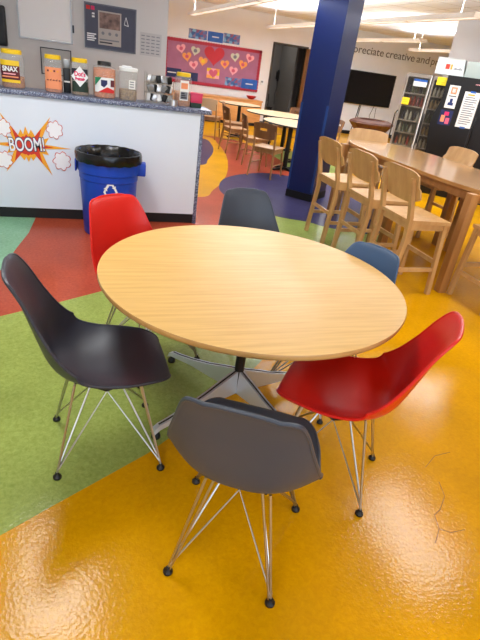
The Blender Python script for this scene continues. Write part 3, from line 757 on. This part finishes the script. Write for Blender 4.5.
nt = m_pixel.node_tree; b = nt.nodes['Principled BSDF']; tc = nt.nodes.new('ShaderNodeTexCoord'); vo = nt.nodes.new('ShaderNodeTexVoronoi'); vo.inputs['Scale'].default_value = 13
hs = nt.nodes.new('ShaderNodeValToRGB'); e = hs.color_ramp.elements
e[0].position = 0; e[0].color = rgb(22, 44, 104); e[1].position = 1; e[1].color = rgb(214, 220, 232)
k = e.new(.4); k.color = rgb(58, 120, 186); k = e.new(.62); k.color = rgb(150, 66, 96); k = e.new(.78); k.color = rgb(120, 176, 214)
nt.links.new(tc.outputs['Object'], vo.inputs['Vector']); nt.links.new(vo.outputs['Color'], hs.inputs[0]); nt.links.new(hs.outputs[0], b.inputs['Base Color'])
def poster(x0, x1, z0, z1, y, mm, label, caption=None, roll=0.0):
    o = thing('wall_poster', label, 'poster', ((x0 + x1) / 2, y, (z0 + z1) / 2), 0, 'blue posters round the bulletin board')
    hw, hh = (x1 - x0) / 2, (z1 - z0) / 2
    MB().prism([(-hw, -hh), (hw, -hh), (hw, hh), (-hw, hh)], 0, .002, 0, on_wall(0, 0, 0, roll)).build('sheet', mm, o, smooth=False)
    if caption: MB().box(-hw * .45, hw * .45, -.0032, -.0021, -hh * .12, hh * .12).build('caption_strip', m_paper, o, smooth=False)
poster(2.87, 3.37, 1.96, 2.18, BW, m_pixel, 'photo collage poster, left of the three above the board')
poster(3.39, 3.82, 1.95, 2.185, BW, m_blue, 'plain blue poster, middle of the three above the board', True)
poster(3.83, 4.29, 1.97, 2.20, BW, m_pixel, 'photo collage poster, right of the three above the board')
poster(2.22, 2.73, .985, 1.20, WB - .0225, m_navyprint, 'navy poster over the board\'s lower left corner, above the wire rack', True)
poster(2.75, 3.20, .94, 1.15, WB - .0225, m_navyprint, 'dark poster low on the board behind the narrow-labelled jar')
poster(3.98, 4.45, .91, 1.15, WB - .0225, m_pixel, 'photo collage poster at the lower right of the board')
poster(4.46, 4.94, .92, 1.17, WB - .0315, m_blue, 'blue poster over the lower right corner of the board', True)
th = thing('thermostat', 'small white thermostat between the board and the doorway', 'thermostat', (5.08, BW, 1.13))
MB().box(-.05, .05, -.025, 0, -.065, .065, bev=.006).build('casing', m_white, th); MB().box(-.03, .03, -.0265, -.0251, .0, .04).build('display', m_greyink, th, smooth=False)

# low cabinet below the board, red bowl on it
cb = thing('low_cabinet', 'low orange maple cabinet along the far wall under the bulletin board', 'cabinet', (3.4, 14.25, 0))
MB().box(-1.6, 1.58, -.19, .32, .08, .64).build('body', m_cab, cb, smooth=False)
MB().box(-1.62, 1.60, -.21, .33, .64, .675, bev=.004).build('top', m_cab, cb)
MB().box(-1.58, 1.56, -.16, .32, 0, .08).build('plinth', m_kick, cb, smooth=False)
for q in range(6): 
    dd = MB().box(-1.58 + q * .526, -1.08 + q * .526, -.208, -.1905, .10, .62, bev=.004).build('cabinet_door', m_cab, cb)
    MB().tube([(-1.13 + q * .526, -.209, .50), (-1.13 + q * .526, -.225, .50)], .012, 10).build('knob', m_steel, dd)
bo = MB(); bo.lathe([(.06, 0), (.10, .03), (.15, .085), (.145, .088), (.09, .035), (0, .02)], 28)
tag(bo.build('red_bowl', mat('red_bowl_glaze', rgb(190, 28, 36), .35), loc=(4.72, 14.3, .676)), 'small red bowl on the low cabinet under the board', 'bowl')

# dim corridor beyond the door
ph = thing('wall_phone', 'black telephone on the dark corridor wall seen through the doorway', 'telephone', (6.5, 17.19, 1.33))
MB().box(-.05, .05, -.06, 0, -.12, .12, bev=.012).build('cradle', m_black, ph)
MB().tube([(0, -.07, .15), (.0, -.10, .10), (0, -.10, -.10), (0, -.07, -.15)], [.035, .022, .022, .035], 10).build('handset', m_black, ph)
MB().tube([(0, -.05, -.13), (.03, -.06, -.35), (-.02, -.05, -.6), (.02, -.04, -.9)], .008, 6).build('cord', m_black, ph)
ls = MB(); ls.box(-.06, .06, -.012, 0, -.07, .07, bev=.003)
tag(ls.build('switch_plate', mat('dark_switch', rgb(60, 58, 56), .5), loc=(6.12, 17.199, 1.55)), 'dark switch plate on the corridor wall', 'switch')

# ------------------------------------------------------------------ cafe tables and chairs at the back
def cafe_table(x, y, rx, ry, legs, label):
    t = thing('cafe_table', label, 'table', (x, y, 0), 0, 'dark-edged cafe tables at the back')
    s = MB(); s.lathe([(0, .712), (.985, .712), (1.0, .716), (1.0, .732), (.985, .735)], 64, mi=1, closed=True); s.lathe([(.985, .735), (0, .735)], 64, mi=0, closed=True)
    for v in s.bm.verts: v.co.x *= rx; v.co.y *= ry
    s.build('tabletop', [m_cafetop, m_black], t)
    for (lx, ly) in legs:
        c = MB(); c.lathe([(.04, .03), (.04, .712)], 18, (lx, ly)); p = c.build('pedestal', m_black, t)
        f_ = MB()
        for a in (0, 90, 180, 270):
            ca, sa = math.cos(R(a + 20)), math.sin(R(a + 20))
            f_.bar((lx, ly, .04), (lx + .26 * ca, ly + .26 * sa, .016), .06, .05, w1=.05, h1=.026)
        f_.build('cross_foot', m_black, p)
    return t
cafe_table(3.74, 8.5, .62, .72, [(-.30, -.42), (.2, .35)], 'dark-edged cafe table nearest the navy column, partly hidden by it')
cafe_table(3.96, 9.98, .70, .66, [(-.25, -.2), (.25, .25)], 'dark-edged cafe table second from the column')
cafe_table(3.55, 11.5, .48, .48, [(0, 0)], 'small dark-edged cafe table farthest back before the maple cabinet')
def make_cafe_chair(label, w1, w2, group, slot=True):
    t = thing('cafe_chair', label, 'chair', (0, 0, 0), 0, group)
    s = MB(); s.box(-.20, .20, -.19, .21, .43, .455, bev=.008); s.build('seat', w1, t)
    ap = MB(); ap.box(-.175, .175, -.165, -.145, .37, .43); ap.box(-.175, .175, .165, .185, .37, .43); ap.box(-.18, -.16, -.15, .17, .37, .43); ap.box(.16, .18, -.15, .17, .37, .43); ap.build('seat_frame', w1, t, smooth=False)
    for sx in (-1, 1):
        l = MB(); l.tube([(sx * .20, .215, 0), (sx * .17, .175, .43)], [.013, .018], 10); l.build('leg', w1, t)
        l = MB(); l.tube([(sx * .20, -.235, 0), (sx * .175, -.175, .43), (sx * .172, -.20, .62), (sx * .168, -.235, .78)], [.013, .018, .017, .014], 10); l.build('leg', w1, t)
    b = MB()
    def bp(u, v, off):
        return Vector((.19 * u, -.205 - .045 * v + .03 * u * u * 1.0 + off - .012, .58 + .235 * v + (-.02 * u * u if v > .5 else .012 * u * u)))
    for off in (0, -.014):
        pass
    nu, nv = 13, 6
    hole = lambda i, j: slot and (j == 3 and 4 <= i <= 7)
    idx = {}
    vs = []; fs = []
    for l_, off in ((0, 0), (1, -.016)):
        for j in range(nv + 1):
            for i in range(nu + 1):
                idx[l_, i, j] = len(vs); vs.append(bp(-1 + 2 * i / nu, j / nv, off))
    for j in range(nv):
        for i in range(nu):
            if hole(i, j): continue
            fs.append((idx[0, i, j], idx[0, i + 1, j], idx[0, i + 1, j + 1], idx[0, i, j + 1])); fs.append((idx[1, i, j], idx[1, i, j + 1], idx[1, i + 1, j + 1], idx[1, i + 1, j]))
            for (di, dj, a, c_) in ((-1, 0, (i, j), (i, j + 1)), (1, 0, (i + 1, j), (i + 1, j + 1)), (0, -1, (i, j), (i + 1, j)), (0, 1, (i, j + 1), (i + 1, j + 1))):
                ni, nj = i + di, j + dj
                if ni < 0 or nj < 0 or ni >= nu or nj >= nv or hole(ni, nj): fs.append((idx[0, a[0], a[1]], idx[0, c_[0], c_[1]], idx[1, c_[0], c_[1]], idx[1, a[0], a[1]]))
    b._add(vs, fs); b.build('backrest', w2, t)
    for q in (-1, 1): MB().tube([(q * .188, .19, .2), (q * .188, -.2, .2)], .009, 8).build('stretcher', w1, t)
    return t
CG = 'wooden cafe chairs at the back'
k0 = make_cafe_chair('brown wooden cafe chair with handle slot, nearest of those beside the navy column', m_cafewood, m_cafedark, CG)
k0.location = (2.87, 7.52, 0); k0.rotation_euler = (0, 0, R(47 - 90))
dup(k0, (2.95, 8.45, 0), R(-4 - 90), 'brown wooden cafe chair seen edge-on behind the nearest cafe chair')
dup(k0, (2.90, 9.5, 0), R(5 - 90), 'brown wooden cafe chair third in the row receding from the column')
dup(k0, (3.10, 10.35, 0), R(-20 - 90), 'brown wooden cafe chair beside the white-backed chair by the maple cabinet')
dup(k0, (4.72, 9.25, 0), R(185 - 90), 'cafe chair on the far side of the middle cafe table, its top rail showing')
dup(k0, (4.55, 11.0, 0), R(200 - 90), 'pale cafe chair standing in front of the dark doorway')
k1 = make_cafe_chair('white-backed cafe chair with wooden legs beyond the end of the counter', m_cafewood, m_cafetop, CG, False)
k1.location = (2.78, 11.1, 0); k1.rotation_euler = (0, 0, R(62 - 90))
k2 = make_cafe_chair('black chair inside the dark corridor beyond the doorway', m_black, m_black, 'corridor chairs', False)
k2.location = (5.62, 15.6, 0); k2.rotation_euler = (0, 0, R(-90 - 90)); del k2['group']

# ------------------------------------------------------------------ bar tables and stools
BZ = .905
bx_c, by_c, ba, bbb, bn_ = 3.475, 4.30, .485, 1.36, 3.4
def bar_half(y_sign, label):
    t = thing('bar_table', label, 'table', (bx_c, by_c + y_sign * .004, 0), 0, 'half-oval bar tables pushed together')
    pts = []
    for i in range(33):
        a = PI * i / 32
        ca, sa = math.cos(a), math.sin(a)
        pts.append((ba * math.copysign(abs(ca) ** (2 / bn_), ca), y_sign * bbb * abs(sa) ** (2 / bn_)))
    pts = [p for i, p in enumerate(pts) if i == 0 or (Vector(p) - Vector(pts[i - 1])).length > 1e-4]
    if y_sign < 0: pts.reverse()
    s = MB(); s.prism(pts, BZ - .03, BZ); s.build('tabletop', m_barwood, t, smooth=False)
    a_ = MB(); ins = .10
    a_.box(-ba + ins, ba - ins, min(y_sign * .05, y_sign * .075), max(y_sign * .05, y_sign * .075), BZ - .11, BZ - .03)
    a_.box(-ba + ins, ba - ins, min(y_sign * 1.08, y_sign * 1.105), max(y_sign * 1.08, y_sign * 1.105), BZ - .11, BZ - .03)
    for sx in (-1, 1): a_.box(sx * (ba - ins) - .012, sx * (ba - ins) + .012, min(y_sign * .05, y_sign * 1.1), max(y_sign * .05, y_sign * 1.1), BZ - .11, BZ - .03)
    a_.build('apron', m_barleg, t, smooth=False)
    for sx in (-1, 1):
        for yy in (.10, 1.115):
            l = MB(); x = sx * (ba - .043); y = y_sign * yy
            l.box(x - .038, x + .038, y - .038, y + .038, 0, BZ - .03, bev=.004); l.build('leg', m_barleg, t)
bar_half(-1, 'nearer half of the glossy maple bar table, at the right edge of the view')
bar_half(1, 'farther half of the glossy maple bar table, toward the drink coolers')
SWX = 1.16
def make_stool(label):
    t = thing('bar_stool', label, 'stool', (0, 0, 0), 0, 'beech bar stools round the bar table')
    # facing +y
    s = MB()
    nu, nv = 9, 9
    def sp(u, v, top): return Vector((u * (.19 + .012 * v), v * .195, .645 - .010 * (1 - u * u) * (1 - v * v) if top else .617))
    idx = {}; vs = []; fs = []
    for l_ in (0, 1):
        for j in range(nv + 1):
            for i in range(nu + 1): idx[l_, i, j] = len(vs); vs.append(sp(-1 + 2 * i / nu, -1 + 2 * j / nv, l_))
    for j in range(nv):
        for i in range(nu):
            for l_ in (0, 1): fs.append((idx[l_, i, j], idx[l_, i + 1, j], idx[l_, i + 1, j + 1], idx[l_, i, j + 1]))
    for i in range(nu):
        for j in (0, nv): fs.append((idx[0, i, j], idx[0, i + 1, j], idx[1, i + 1, j], idx[1, i, j]))
    for j in range(nv):
        for i in (0, nu): fs.append((idx[0, i, j], idx[0, i, j + 1], idx[1, i, j + 1], idx[1, i, j]))
    s._add(vs, fs); s.build('seat', m_beech, t)
    ap = MB()
    ap.box(-.165, .165, -.17, -.15, .565, .617); ap.box(-.165, .165, .155, .175, .565, .617)
    for sx in (-1, 1): ap.box(sx * .172 - .010, sx * .172 + .010, -.16, .165, .565, .617)
    ap.build('seat_rail', m_beech, t, smooth=False)
    for sx in (-1, 1):
        l = MB(); l.bar((sx * .185, .205, 0), (sx * .172, .168, .617), .032, .036); l.build('leg', m_beech, t)
        l = MB()
        pp = [(sx * .180, -.215, 0), (sx * .176, -.175, .50), (sx * .176, -.188, .66), (sx * .172, -.228, .84), (sx * .170, -.258, .965)]
        ww = [.034, .036, .036, .030, .024]
        for q in range(4): l.bar(pp[q], pp[q + 1], ww[q], .034 if q < 3 else .030, up=(0, 1, 0), w1=ww[q + 1])
        l.build('leg', m_beech, t)
    b = MB(); nu, nv = 14, 6; idx = {}; vs = []; fs = []
    def bp(u, v, off):
        hw = .222 - .010 * v
        z = .770 + .25 * v - (.030 * (abs(u) ** 4) if v > .6 else 0) + (.05 * abs(u) ** 3 * (1 - v) if v < .4 else 0)
        return Vector((hw * u, -.204 - .062 * v + .014 * u * u + off, z))
    for l_, off in ((0, 0), (1, .014)):
        for j in range(nv + 1):
            for i in range(nu + 1): idx[l_, i, j] = len(vs); vs.append(bp(-1 + 2 * i / nu, j / nv, off))
    for j in range(nv):
        for i in range(nu):
            for l_ in (0, 1): fs.append((idx[l_, i, j], idx[l_, i + 1, j], idx[l_, i + 1, j + 1], idx[l_, i, j + 1]))
    for i in range(nu):
        for j in (0, nv): fs.append((idx[0, i, j], idx[0, i + 1, j], idx[1, i + 1, j], idx[1, i, j]))
    for j in range(nv):
        for i in (0, nu): fs.append((idx[0, i, j], idx[0, i, j + 1], idx[1, i, j + 1], idx[1, i, j]))
    b._add(vs, fs); b.build('backrest', m_beech, t)
    for sx in (-1, 1):
        q = MB(); q.bar((sx * .178, -.195, .225), (sx * .178, .19, .225), .022, .032); q.build('stretcher', m_beech, t)
    q = MB(); q.bar((-.178, .188, .29), (.178, .188, .29), .022, .036); q.build('footrest', m_beech, t)
    q = MB(); q.bar((-.178, -.195, .32), (.178, -.195, .32), .022, .032); q.build('stretcher', m_beech, t)
    return t
s0 = make_stool('beech bar stool nearest us in the row along the bar table, above the blue-grey chair')
for o_ in s0.children:
    for v in o_.data.vertices: v.co.x *= SWX
s0.location = (2.66, 3.35, 0); s0.rotation_euler = (0, 0, R(0 - 90))
dup(s0, (2.65, 3.94, 0), R(0 - 90), 'beech bar stool in the middle of the row along the bar table')
dup(s0, (2.635, 4.57, 0), R(0 - 90), 'beech bar stool at the far end of the row, beside the navy column')
dup(s0, (3.312, 2.925, 0), R(90 - 90), 'beech bar stool tucked under the near end of the bar table, at the right edge')
dup(s0, (3.46, 5.60, 0), R(-116 - 90), 'bar stool at the far end of the bar table, in front of the brown armchair')
dup(s0, (4.03, 4.86, 0), R(180 - 90), 'bar stool across the bar table, its back showing below the black fridge')

# ------------------------------------------------------------------ right background
tv = thing('television', 'large black wall television under the wall lettering', 'television', (8.585, BW, 1.338))
MB().box(-.81, .81, -.07, -.02, -.455, .455, bev=.008).build('casing', m_black, tv); MB().box(-.79, .79, -.0715, -.0701, -.435, .435).build('screen_face', m_screen, tv, smooth=False)
MB().box(-.2, .2, -.02, 0, -.15, .15).build('wall_bracket', m_black, tv, smooth=False)
cb_ = MB(); cb_.tube([(-.22, -.03, -.44), (-.24, -.02, -.7), (-.33, -.02, -1.2)], .012, 6); cb_.tube([(-.18, -.03, -.44), (-.2, -.02, -.8), (-.1, -.02, -1.2)], .010, 6); cb_.tube([(.3, -.03, -.44), (.2, -.02, -.75), (.42, -.02, -1.1), (.38, -.02, -.5)], .007, 6); cb_.build('cable', m_black, tv)
wl = thing('wall_lettering', 'grey lettering about being creative along the top of the pale grey wall', 'lettering', (7.40, WB - .003, 2.33))
xc = 0.0
for wd_, ww in (('Appreciate', 1.40), ('creative', 1.02), ('and', .46), ('pr', .25)):
    o = text('lettering_word', wd_, .285, on_wall(0, 0, 0), m_wallprint, wl, .003, 1.0)
    xs = [v.co.x for v in o.data.vertices]; a0, a1 = min(xs), max(xs)
    for v in o.data.vertices: v.co.x = xc + (v.co.x - a0) * ww / (a1 - a0)
    xc += ww + .085

ar = thing('tub_armchair', 'brown faceted tub armchair standing below the television', 'armchair', (6.83, 11.15, 0), R(20))
a_ = MB(); a_.lathe([(.36, .08), (.40, .12), (.44, .50), (.56, .62), (.60, .66), (.57, .70), (.44, .745), (.36, .74), (.33, .60), (.32, .42), (0, .42)], 10, closed=True, sy=.85); a_.build('upholstered_body', m_leather, ar, smooth=False)
MB().lathe([(.31, .42), (.32, .44), (.31, .50), (0, .52)], 20, sy=.85).build('seat_cushion', m_leather, ar)
for a in (45, 135, 225, 315): MB().lathe([(.025, 0), (.03, .10)], 12, (.28 * math.cos(R(a)), .24 * math.sin(R(a)))).build('leg', m_black, ar)

RZ = R(-43)
def LW(x, y, z=0.0):
    """point in the frame of the cooler row: x along its fronts, y into it"""
    return (5.1 + x * math.cos(RZ) - y * math.sin(RZ), 7.6 + x * math.sin(RZ) + y * math.cos(RZ), z)
def cooler(x0, x1, y0, y1, label, shelves=5, h=1.765):
    t = thing('drink_cooler', label, 'cooler', LW((x0 + x1) / 2, y0), RZ, 'glass door drink coolers')
    hw = (x1 - x0) / 2; D = y1 - y0
    b = MB(); tk = .025
    b.box(-hw, -hw + tk, .03, D, .05, h); b.box(hw - tk, hw, .03, D, .05, h); b.box(-hw + tk, hw - tk, .03, D, h - .07, h); b.box(-hw + tk, hw - tk, .03, D, .05, .17); b.box(-hw + tk, hw - tk, D - .03, D, .17, h - .07)
    b.build('cabinet', m_coolbody, t, smooth=False)
    MB().box(-hw + .03, hw - .03, .06, D - .02, 0, .05).build('plinth', m_black, t, smooth=False)
    fr = MB(); fw = .03
    fr.box(-hw, -hw + fw, 0, .028, .12, h); fr.box(hw - fw, hw, 0, .028, .12, h); fr.box(-hw + fw, hw - fw, 0, .028, .12, .17); fr.box(-hw + fw, hw - fw, 0, .028, h - .05, h)
    d_ = fr.build('door', m_coolbody, t, smooth=False)
    MB().box(-hw + fw, hw - fw, .012, .018, .17, h - .05).build('glass_pane', m_doorglass, d_, smooth=False)
    MB().box(hw - .012, hw - .001, -.004, -.0005, .12, h).build('edge_strip', m_white, d_, smooth=False)
    hx = -hw - .004 if x0 == 0 else -hw + .015
    MB().tube([(hx, -.004, .75), (hx - (.028 if x0 == 0 else 0), -.04, .80), (hx - (.028 if x0 == 0 else 0), -.04, 1.15), (hx, -.004, 1.20)], .010, 8).build('door_handle', m_black, d_)
    for z in SH: MB().box(-hw + tk, hw - tk, .05, D - .04, z, z + .022).build('shelf', m_shelf, t, smooth=False)
    return t
m_shelf = mat('cooler_shelf', rgb(170, 160, 148), .5)
SH = [.22, .42, .66, .86, 1.05, 1.27, 1.46]
dc = [rgb(150, 60, 40), rgb(96, 100, 78), rgb(176, 150, 110), rgb(60, 52, 60), rgb(120, 60, 64), rgb(188, 184, 170)]
m_drinks = [mat('drink_%s' % n, c_, .4) for n, c_ in zip(('rust', 'olive', 'tan', 'plum', 'wine', 'cream'), dc)]
cooler(0, .395, 0, .60, 'grey glass-door drink cooler with filled shelves, left of the two')
cooler(.41, .80, .02, .62, 'second glass-door drink cooler, half hidden by the black fridge')
def bottle(x, y, z, i, sh, label, group):
    m = MB(); m.lathe([(.022, 0), (.025, .006), (.025, sh * .6), (.011, sh * .82), (.011, sh)], 10)
    o = m.build('drink_bottle', m_drinks[i], loc=LW(x, y, z)); tag(o, label, 'bottle', group)
wordn = ['bottom', 'second', 'third', 'middle', 'fifth', 'sixth', 'top']
for i, z in enumerate(SH):
    gl = 'drink bottles on the %s shelf of the left cooler' % wordn[i]
    for q in range(5):
        ci = [4, 1, 2, 1, 5, 0, 1][i] if q % 3 else [2, 3, 0, 5, 3, 4, 3][i]
        bottle(.075 + q * .062, .10, z + .0222, ci, .135 + .015 * ((q + i) % 2), 'one of the ' + gl, gl)
    gl = 'drink bottles on the %s shelf of the second cooler' % wordn[i]
    for q in range(5): bottle(.475 + q * .062, .12, z + .0222, [2, 3, 5, 2, 1, 2, 5][i], .13, 'one of the ' + gl, gl)
def sheet(name, label, cat_, x0, x1, z0, z1, y, m_, lines=0, lm=None, extra=None):
    o = thing(name, label, cat_, LW((x0 + x1) / 2, y, (z0 + z1) / 2), RZ); hw, hh = (x1 - x0) / 2, (z1 - z0) / 2
    MB().box(-hw, hw, -.002, 0, -hh, hh).build('sheet', m_, o, smooth=False)
    for q in range(lines):
        zz = -hh * .8 + q * (1.6 * hh / max(1, lines)); MB().box(-hw * .75, hw * (.75 - .3 * (q % 3 == 0)), -.003, -.0021, zz, zz + hh * .05).build('print_line', lm or m_greyink, o, smooth=False)
    if extra:
        for (a0, a1, c0_, c1_, mm) in extra: MB().box(a0 * hw, a1 * hw, -.0032, -.0021, c0_ * hh, c1_ * hh).build('print_block', mm, o, smooth=False)
    return o
sheet('notice_sheet', 'white and blue notice on the door of the left drink cooler', 'notice', .13, .34, 1.585, 1.69, -.0045, m_paper, 2, extra=[(-1, 1, .35, 1, m_blue)])
sheet('warning_sticker', 'yellow sticker on the left edge of the left drink cooler', 'sticker', .02, .135, 1.30, 1.405, -.0045, m_sticker, 3, m_ochreink)
sheet('warning_sticker', 'yellow sticker at the top of the second cooler beside the black fridge', 'sticker', .475, .62, 1.645, 1.76, .0195, m_sticker, 3, m_ochreink)
# black fridge with a bowed left front
fg = thing('black_fridge', 'tall black drinks fridge with bowed front, covered in notices', 'fridge', LW(.60, -.045), RZ)
prof = [(.06, 0.0), (.02, .60), (.0, .80), (-.035, 1.0), (-.04, 1.15), (.0, 1.32), (.035, 1.48), (.03, 1.80), (1.20, 1.80), (1.20, 0.0)]
MB().prism(prof, 0, .055, 0, on_wall(0, 0, 0)).build('front_door', m_fridge, fg, smooth=False)
MB().box(.21, 1.20,   .005, .64, .02, 1.80).build('cabinet', m_fridge, fg, smooth=False)
MB().box(.575, .585, -.057, -.0551, .1, 1.72).build('door_seam', mat('dark_seam', rgb(44, 46, 52), .4), fg, smooth=False)
MB().tube([(.62, -.056, .72), (.62, -.085, .76), (.62, -.085, 1.24), (.62, -.056, 1.28)], .012, 8).build('door_handle', m_black, fg)
q = MB()
for u in range(8): q.bar((.46 + .014 * u, -.0555, 1.712 + .012 * (u % 2)), (.474 + .014 * u, -.0555, 1.712 + .012 * ((u + 1) % 2)), .004, .010)
q.build('script_mark', m_pinkh, fg, smooth=False)
FY = -.1015
sheet('notice_sheet', 'white notice with round crest and blue arrow on the black fridge', 'notice', .70, .86, 1.345, 1.67, FY, m_paper, 0, extra=[(-.55, .55, .25, .85, m_peach), (-.3, .3, .38, .72, m_paper), (-.7, .7, .02, .10, m_ink), (-.25, .25, -.55, -.15, m_navy), (-.5, .5, -.75, -.5, m_navy)])
sheet('photo_print', 'small colourful photo print below the crest notice on the black fridge', 'print', .672, .862, 1.095, 1.312, FY, m_navyprint, 0, extra=[(-.7, -.1, -.6, .3, m_peach), (.1, .7, -.8, 0, m_rose), (-.3, .4, .3, .8, m_pinkink)])
sheet('notice_sheet', 'long white list taped with blue tape to the black fridge', 'notice', .945, 1.175, 1.10, 1.61, FY, m_paper, 13, extra=[(-.55, .3, .80, .88, m_orange), (-.35, .35, .95, 1.05, m_blue), (-.35, .35, -1.05, -.95, m_blue)])
wx = thing('storage_box', 'white plastic storage box with logo on top of the black fridge', 'box', LW(.60, .05, 1.801), RZ)
MB().prism([(-.20, 0), (.235, 0), (.200, .222), (-.20, .222)], -.40, 0, 0, on_wall(0, 0, 0)).build('box_side', m_boxwhite, wx, smooth=False); MB().box(.24, 1.0, .02, .40, 0, .222, bev=.008).build('frosted_side', m_boxclear, wx); MB().box(-.21, .205, -.008, .41, .2225, .234, bev=.004).build('lid', m_boxwhite, wx)
MB().box(-.06, .0, -.002, 0, .08, .15).build('logo_mark', m_burstred, wx, smooth=False); MB().box(.015, .04, -.002, 0, .08, .15).build('logo_mark', m_orange, wx, smooth=False)
q = MB()
for u in range(6): q.box(.065 + u * .021, .081 + u * .021, -.0012, 0, .082, .100 + .012 * (u % 3 == 1))
q.build('script_mark', m_greyink, wx, smooth=False)

# ------------------------------------------------------------------ lights
def lamp(name, loc, size, power, col, rot=(0, 0, 0), size_y=None):
    l = bpy.data.lights.new(name, 'AREA'); l.energy = power; l.color = col; l.shape = 'RECTANGLE'; l.size = size; l.size_y = size_y or size
    o = bpy.data.objects.new(name, l); COL.objects.link(o); o.location = loc; o.rotation_euler = rot; return o
def pendant(x, y0, y1, z, label):
    t = thing('pendant_light', label, 'light', (x, y1, z), 0, 'linear pendant lights at the back')
    L_ = y1 - y0
    b = MB()
    b.box(-.075, -.06, -L_, 0, -.03, .03); b.box(.06, .075, -L_, 0, -.03, .03); b.box(-.06, .06, -L_, -L_ + .015, -.03, .03); b.box(-.06, .06, -.015, 0, -.03, .03)
    n = max(2, int(L_ / 1.25))
    for i in range(1, n): b.box(-.06, .06, -L_ * i / n - .012, -L_ * i / n + .012, -.031, .0)
    b.build('housing', m_lampbody, t, smooth=False)
    MB().box(-.06, .06, -L_ + .016, -.016, -.022, -.012).build('diffuser', m_lampglow, t, smooth=False)
    for yy in (-.35, -L_ + .35): MB().tube([(0, yy, .0), (0, yy, CEIL - z)], .004, 6).build('suspension_wire', m_white, t)
    lamp('pendant_up', (x, (y0 + y1) / 2, z + .04), .10, 20 * L_, (.86, .94, 1), (PI, 0, 0), L_ * .95)
    lamp('pendant_down', (x, (y0 + y1) / 2, z - .04), .10, 8 * L_, (.94, .97, 1), (0, 0, 0), L_ * .95)
pendant(2.60, 4.2, 13.05, 2.40, 'long pendant light over the bulletin board, leftmost of the four')
pendant(4.52, 5.6, 13.0, 2.40, 'long pendant light above the doorway, running behind the column')
pendant(6.62, 9.6, 12.8, 2.40, 'pendant light right of the column above the wall lettering')
pendant(8.30, 8.9, 12.5, 2.40, 'pendant light at the far right beside the partition wall')
def troffer(x, y, power, wx_=.6, wy_=1.2, label=''):
    t = thing('ceiling_light', label, 'light', (x, y, CEIL), 0, 'recessed ceiling lights')
    fr = MB()
    fr.box(-wx_ / 2 - .03, -wx_ / 2, -wy_ / 2 - .03, wy_ / 2 + .03, -.02, 0); fr.box(wx_ / 2, wx_ / 2 + .03, -wy_ / 2 - .03, wy_ / 2 + .03, -.02, 0)
    fr.box(-wx_ / 2, wx_ / 2, -wy_ / 2 - .03, -wy_ / 2, -.02, 0); fr.box(-wx_ / 2, wx_ / 2, wy_ / 2, wy_ / 2 + .03, -.02, 0)
    fr.build('frame', m_white, t, smooth=False)
    MB().box(-wx_ / 2, wx_ / 2, -wy_ / 2, wy_ / 2, -.008, 0).build('diffuser', m_troffer, t, smooth=False)
    lamp('troffer_lamp', (x, y, CEIL - .025), wx_, power, (.97, .985, 1), (0, 0, 0), wy_)
troffer(-.32, 2.95, 50, label='recessed ceiling light above the green floor, out of view')
troffer(3.35, 2.75, 46, label='recessed ceiling light above the bar stools, out of view')
troffer(-1.2, -.9, 32, label='added ceiling fill light behind the camera on the left, out of view')  # unseen fixture added to lift the overall brightness
troffer(2.6, -1.2, 32, label='added ceiling fill light behind the camera on the right, out of view')  # second unseen fill behind the camera, added for brightness
lamp('corridor_fill', (5.6, 16.2, CEIL - .03), .5, 14, (1, .96, .9), (0, 0, 0), .5)  # unseen fill added to lift the dark corridor
troffer(5.4, 5.4, 48, label='added ceiling fill light beyond the bar table, out of view')  # added fill, brightens the fridge and partition side
# daylight through the window in the wall behind the camera
lamp('window_daylight', (.8, -3.75, 1.67), 6.6, 170, (.64, .81, 1.0), (R(-90), 0, 0), 1.5).rotation_euler = (R(90), 0, 0)
wd = bpy.data.worlds.new('daylight'); scn.world = wd; wd.use_nodes = True
wd.node_tree.nodes['Background'].inputs[0].default_value = (.70, .82, 1, 1); wd.node_tree.nodes['Background'].inputs[1].default_value = 1.0

# ------------------------------------------------------------------ camera
PSI, TH, RO = R(20.5), .4879, .1429
s_, c_ = math.sin(PSI), math.cos(PSI); ct_, st__ = math.cos(TH), math.sin(TH)
fw = Vector((ct_ * s_, ct_ * c_, -st__)); up = Vector((st__ * s_, st__ * c_, ct_)); rt = Vector((c_, -s_, 0))
r2 = math.cos(RO) * rt + math.sin(RO) * up; u2 = -math.sin(RO) * rt + math.cos(RO) * up
cam = bpy.data.cameras.new('camera'); cam.sensor_fit = 'VERTICAL'; cam.sensor_height = 36; cam.lens = 481.5 / 640 * 36; cam.clip_start = .05; cam.clip_end = 100
co = bpy.data.objects.new('camera', cam); COL.objects.link(co)
Mx = Matrix((( r2.x, u2.x, -fw.x, 0), (r2.y, u2.y, -fw.y, 0), (r2.z, u2.z, -fw.z, 1.57), (0, 0, 0, 1)))
co.matrix_world = Mx
scn.camera = co
vs_ = scn.view_settings; vs_.view_transform = 'Standard'; vs_.look = 'None'; vs_.exposure = -0.13; vs_.gamma = 1.0; vs_.use_curve_mapping = False
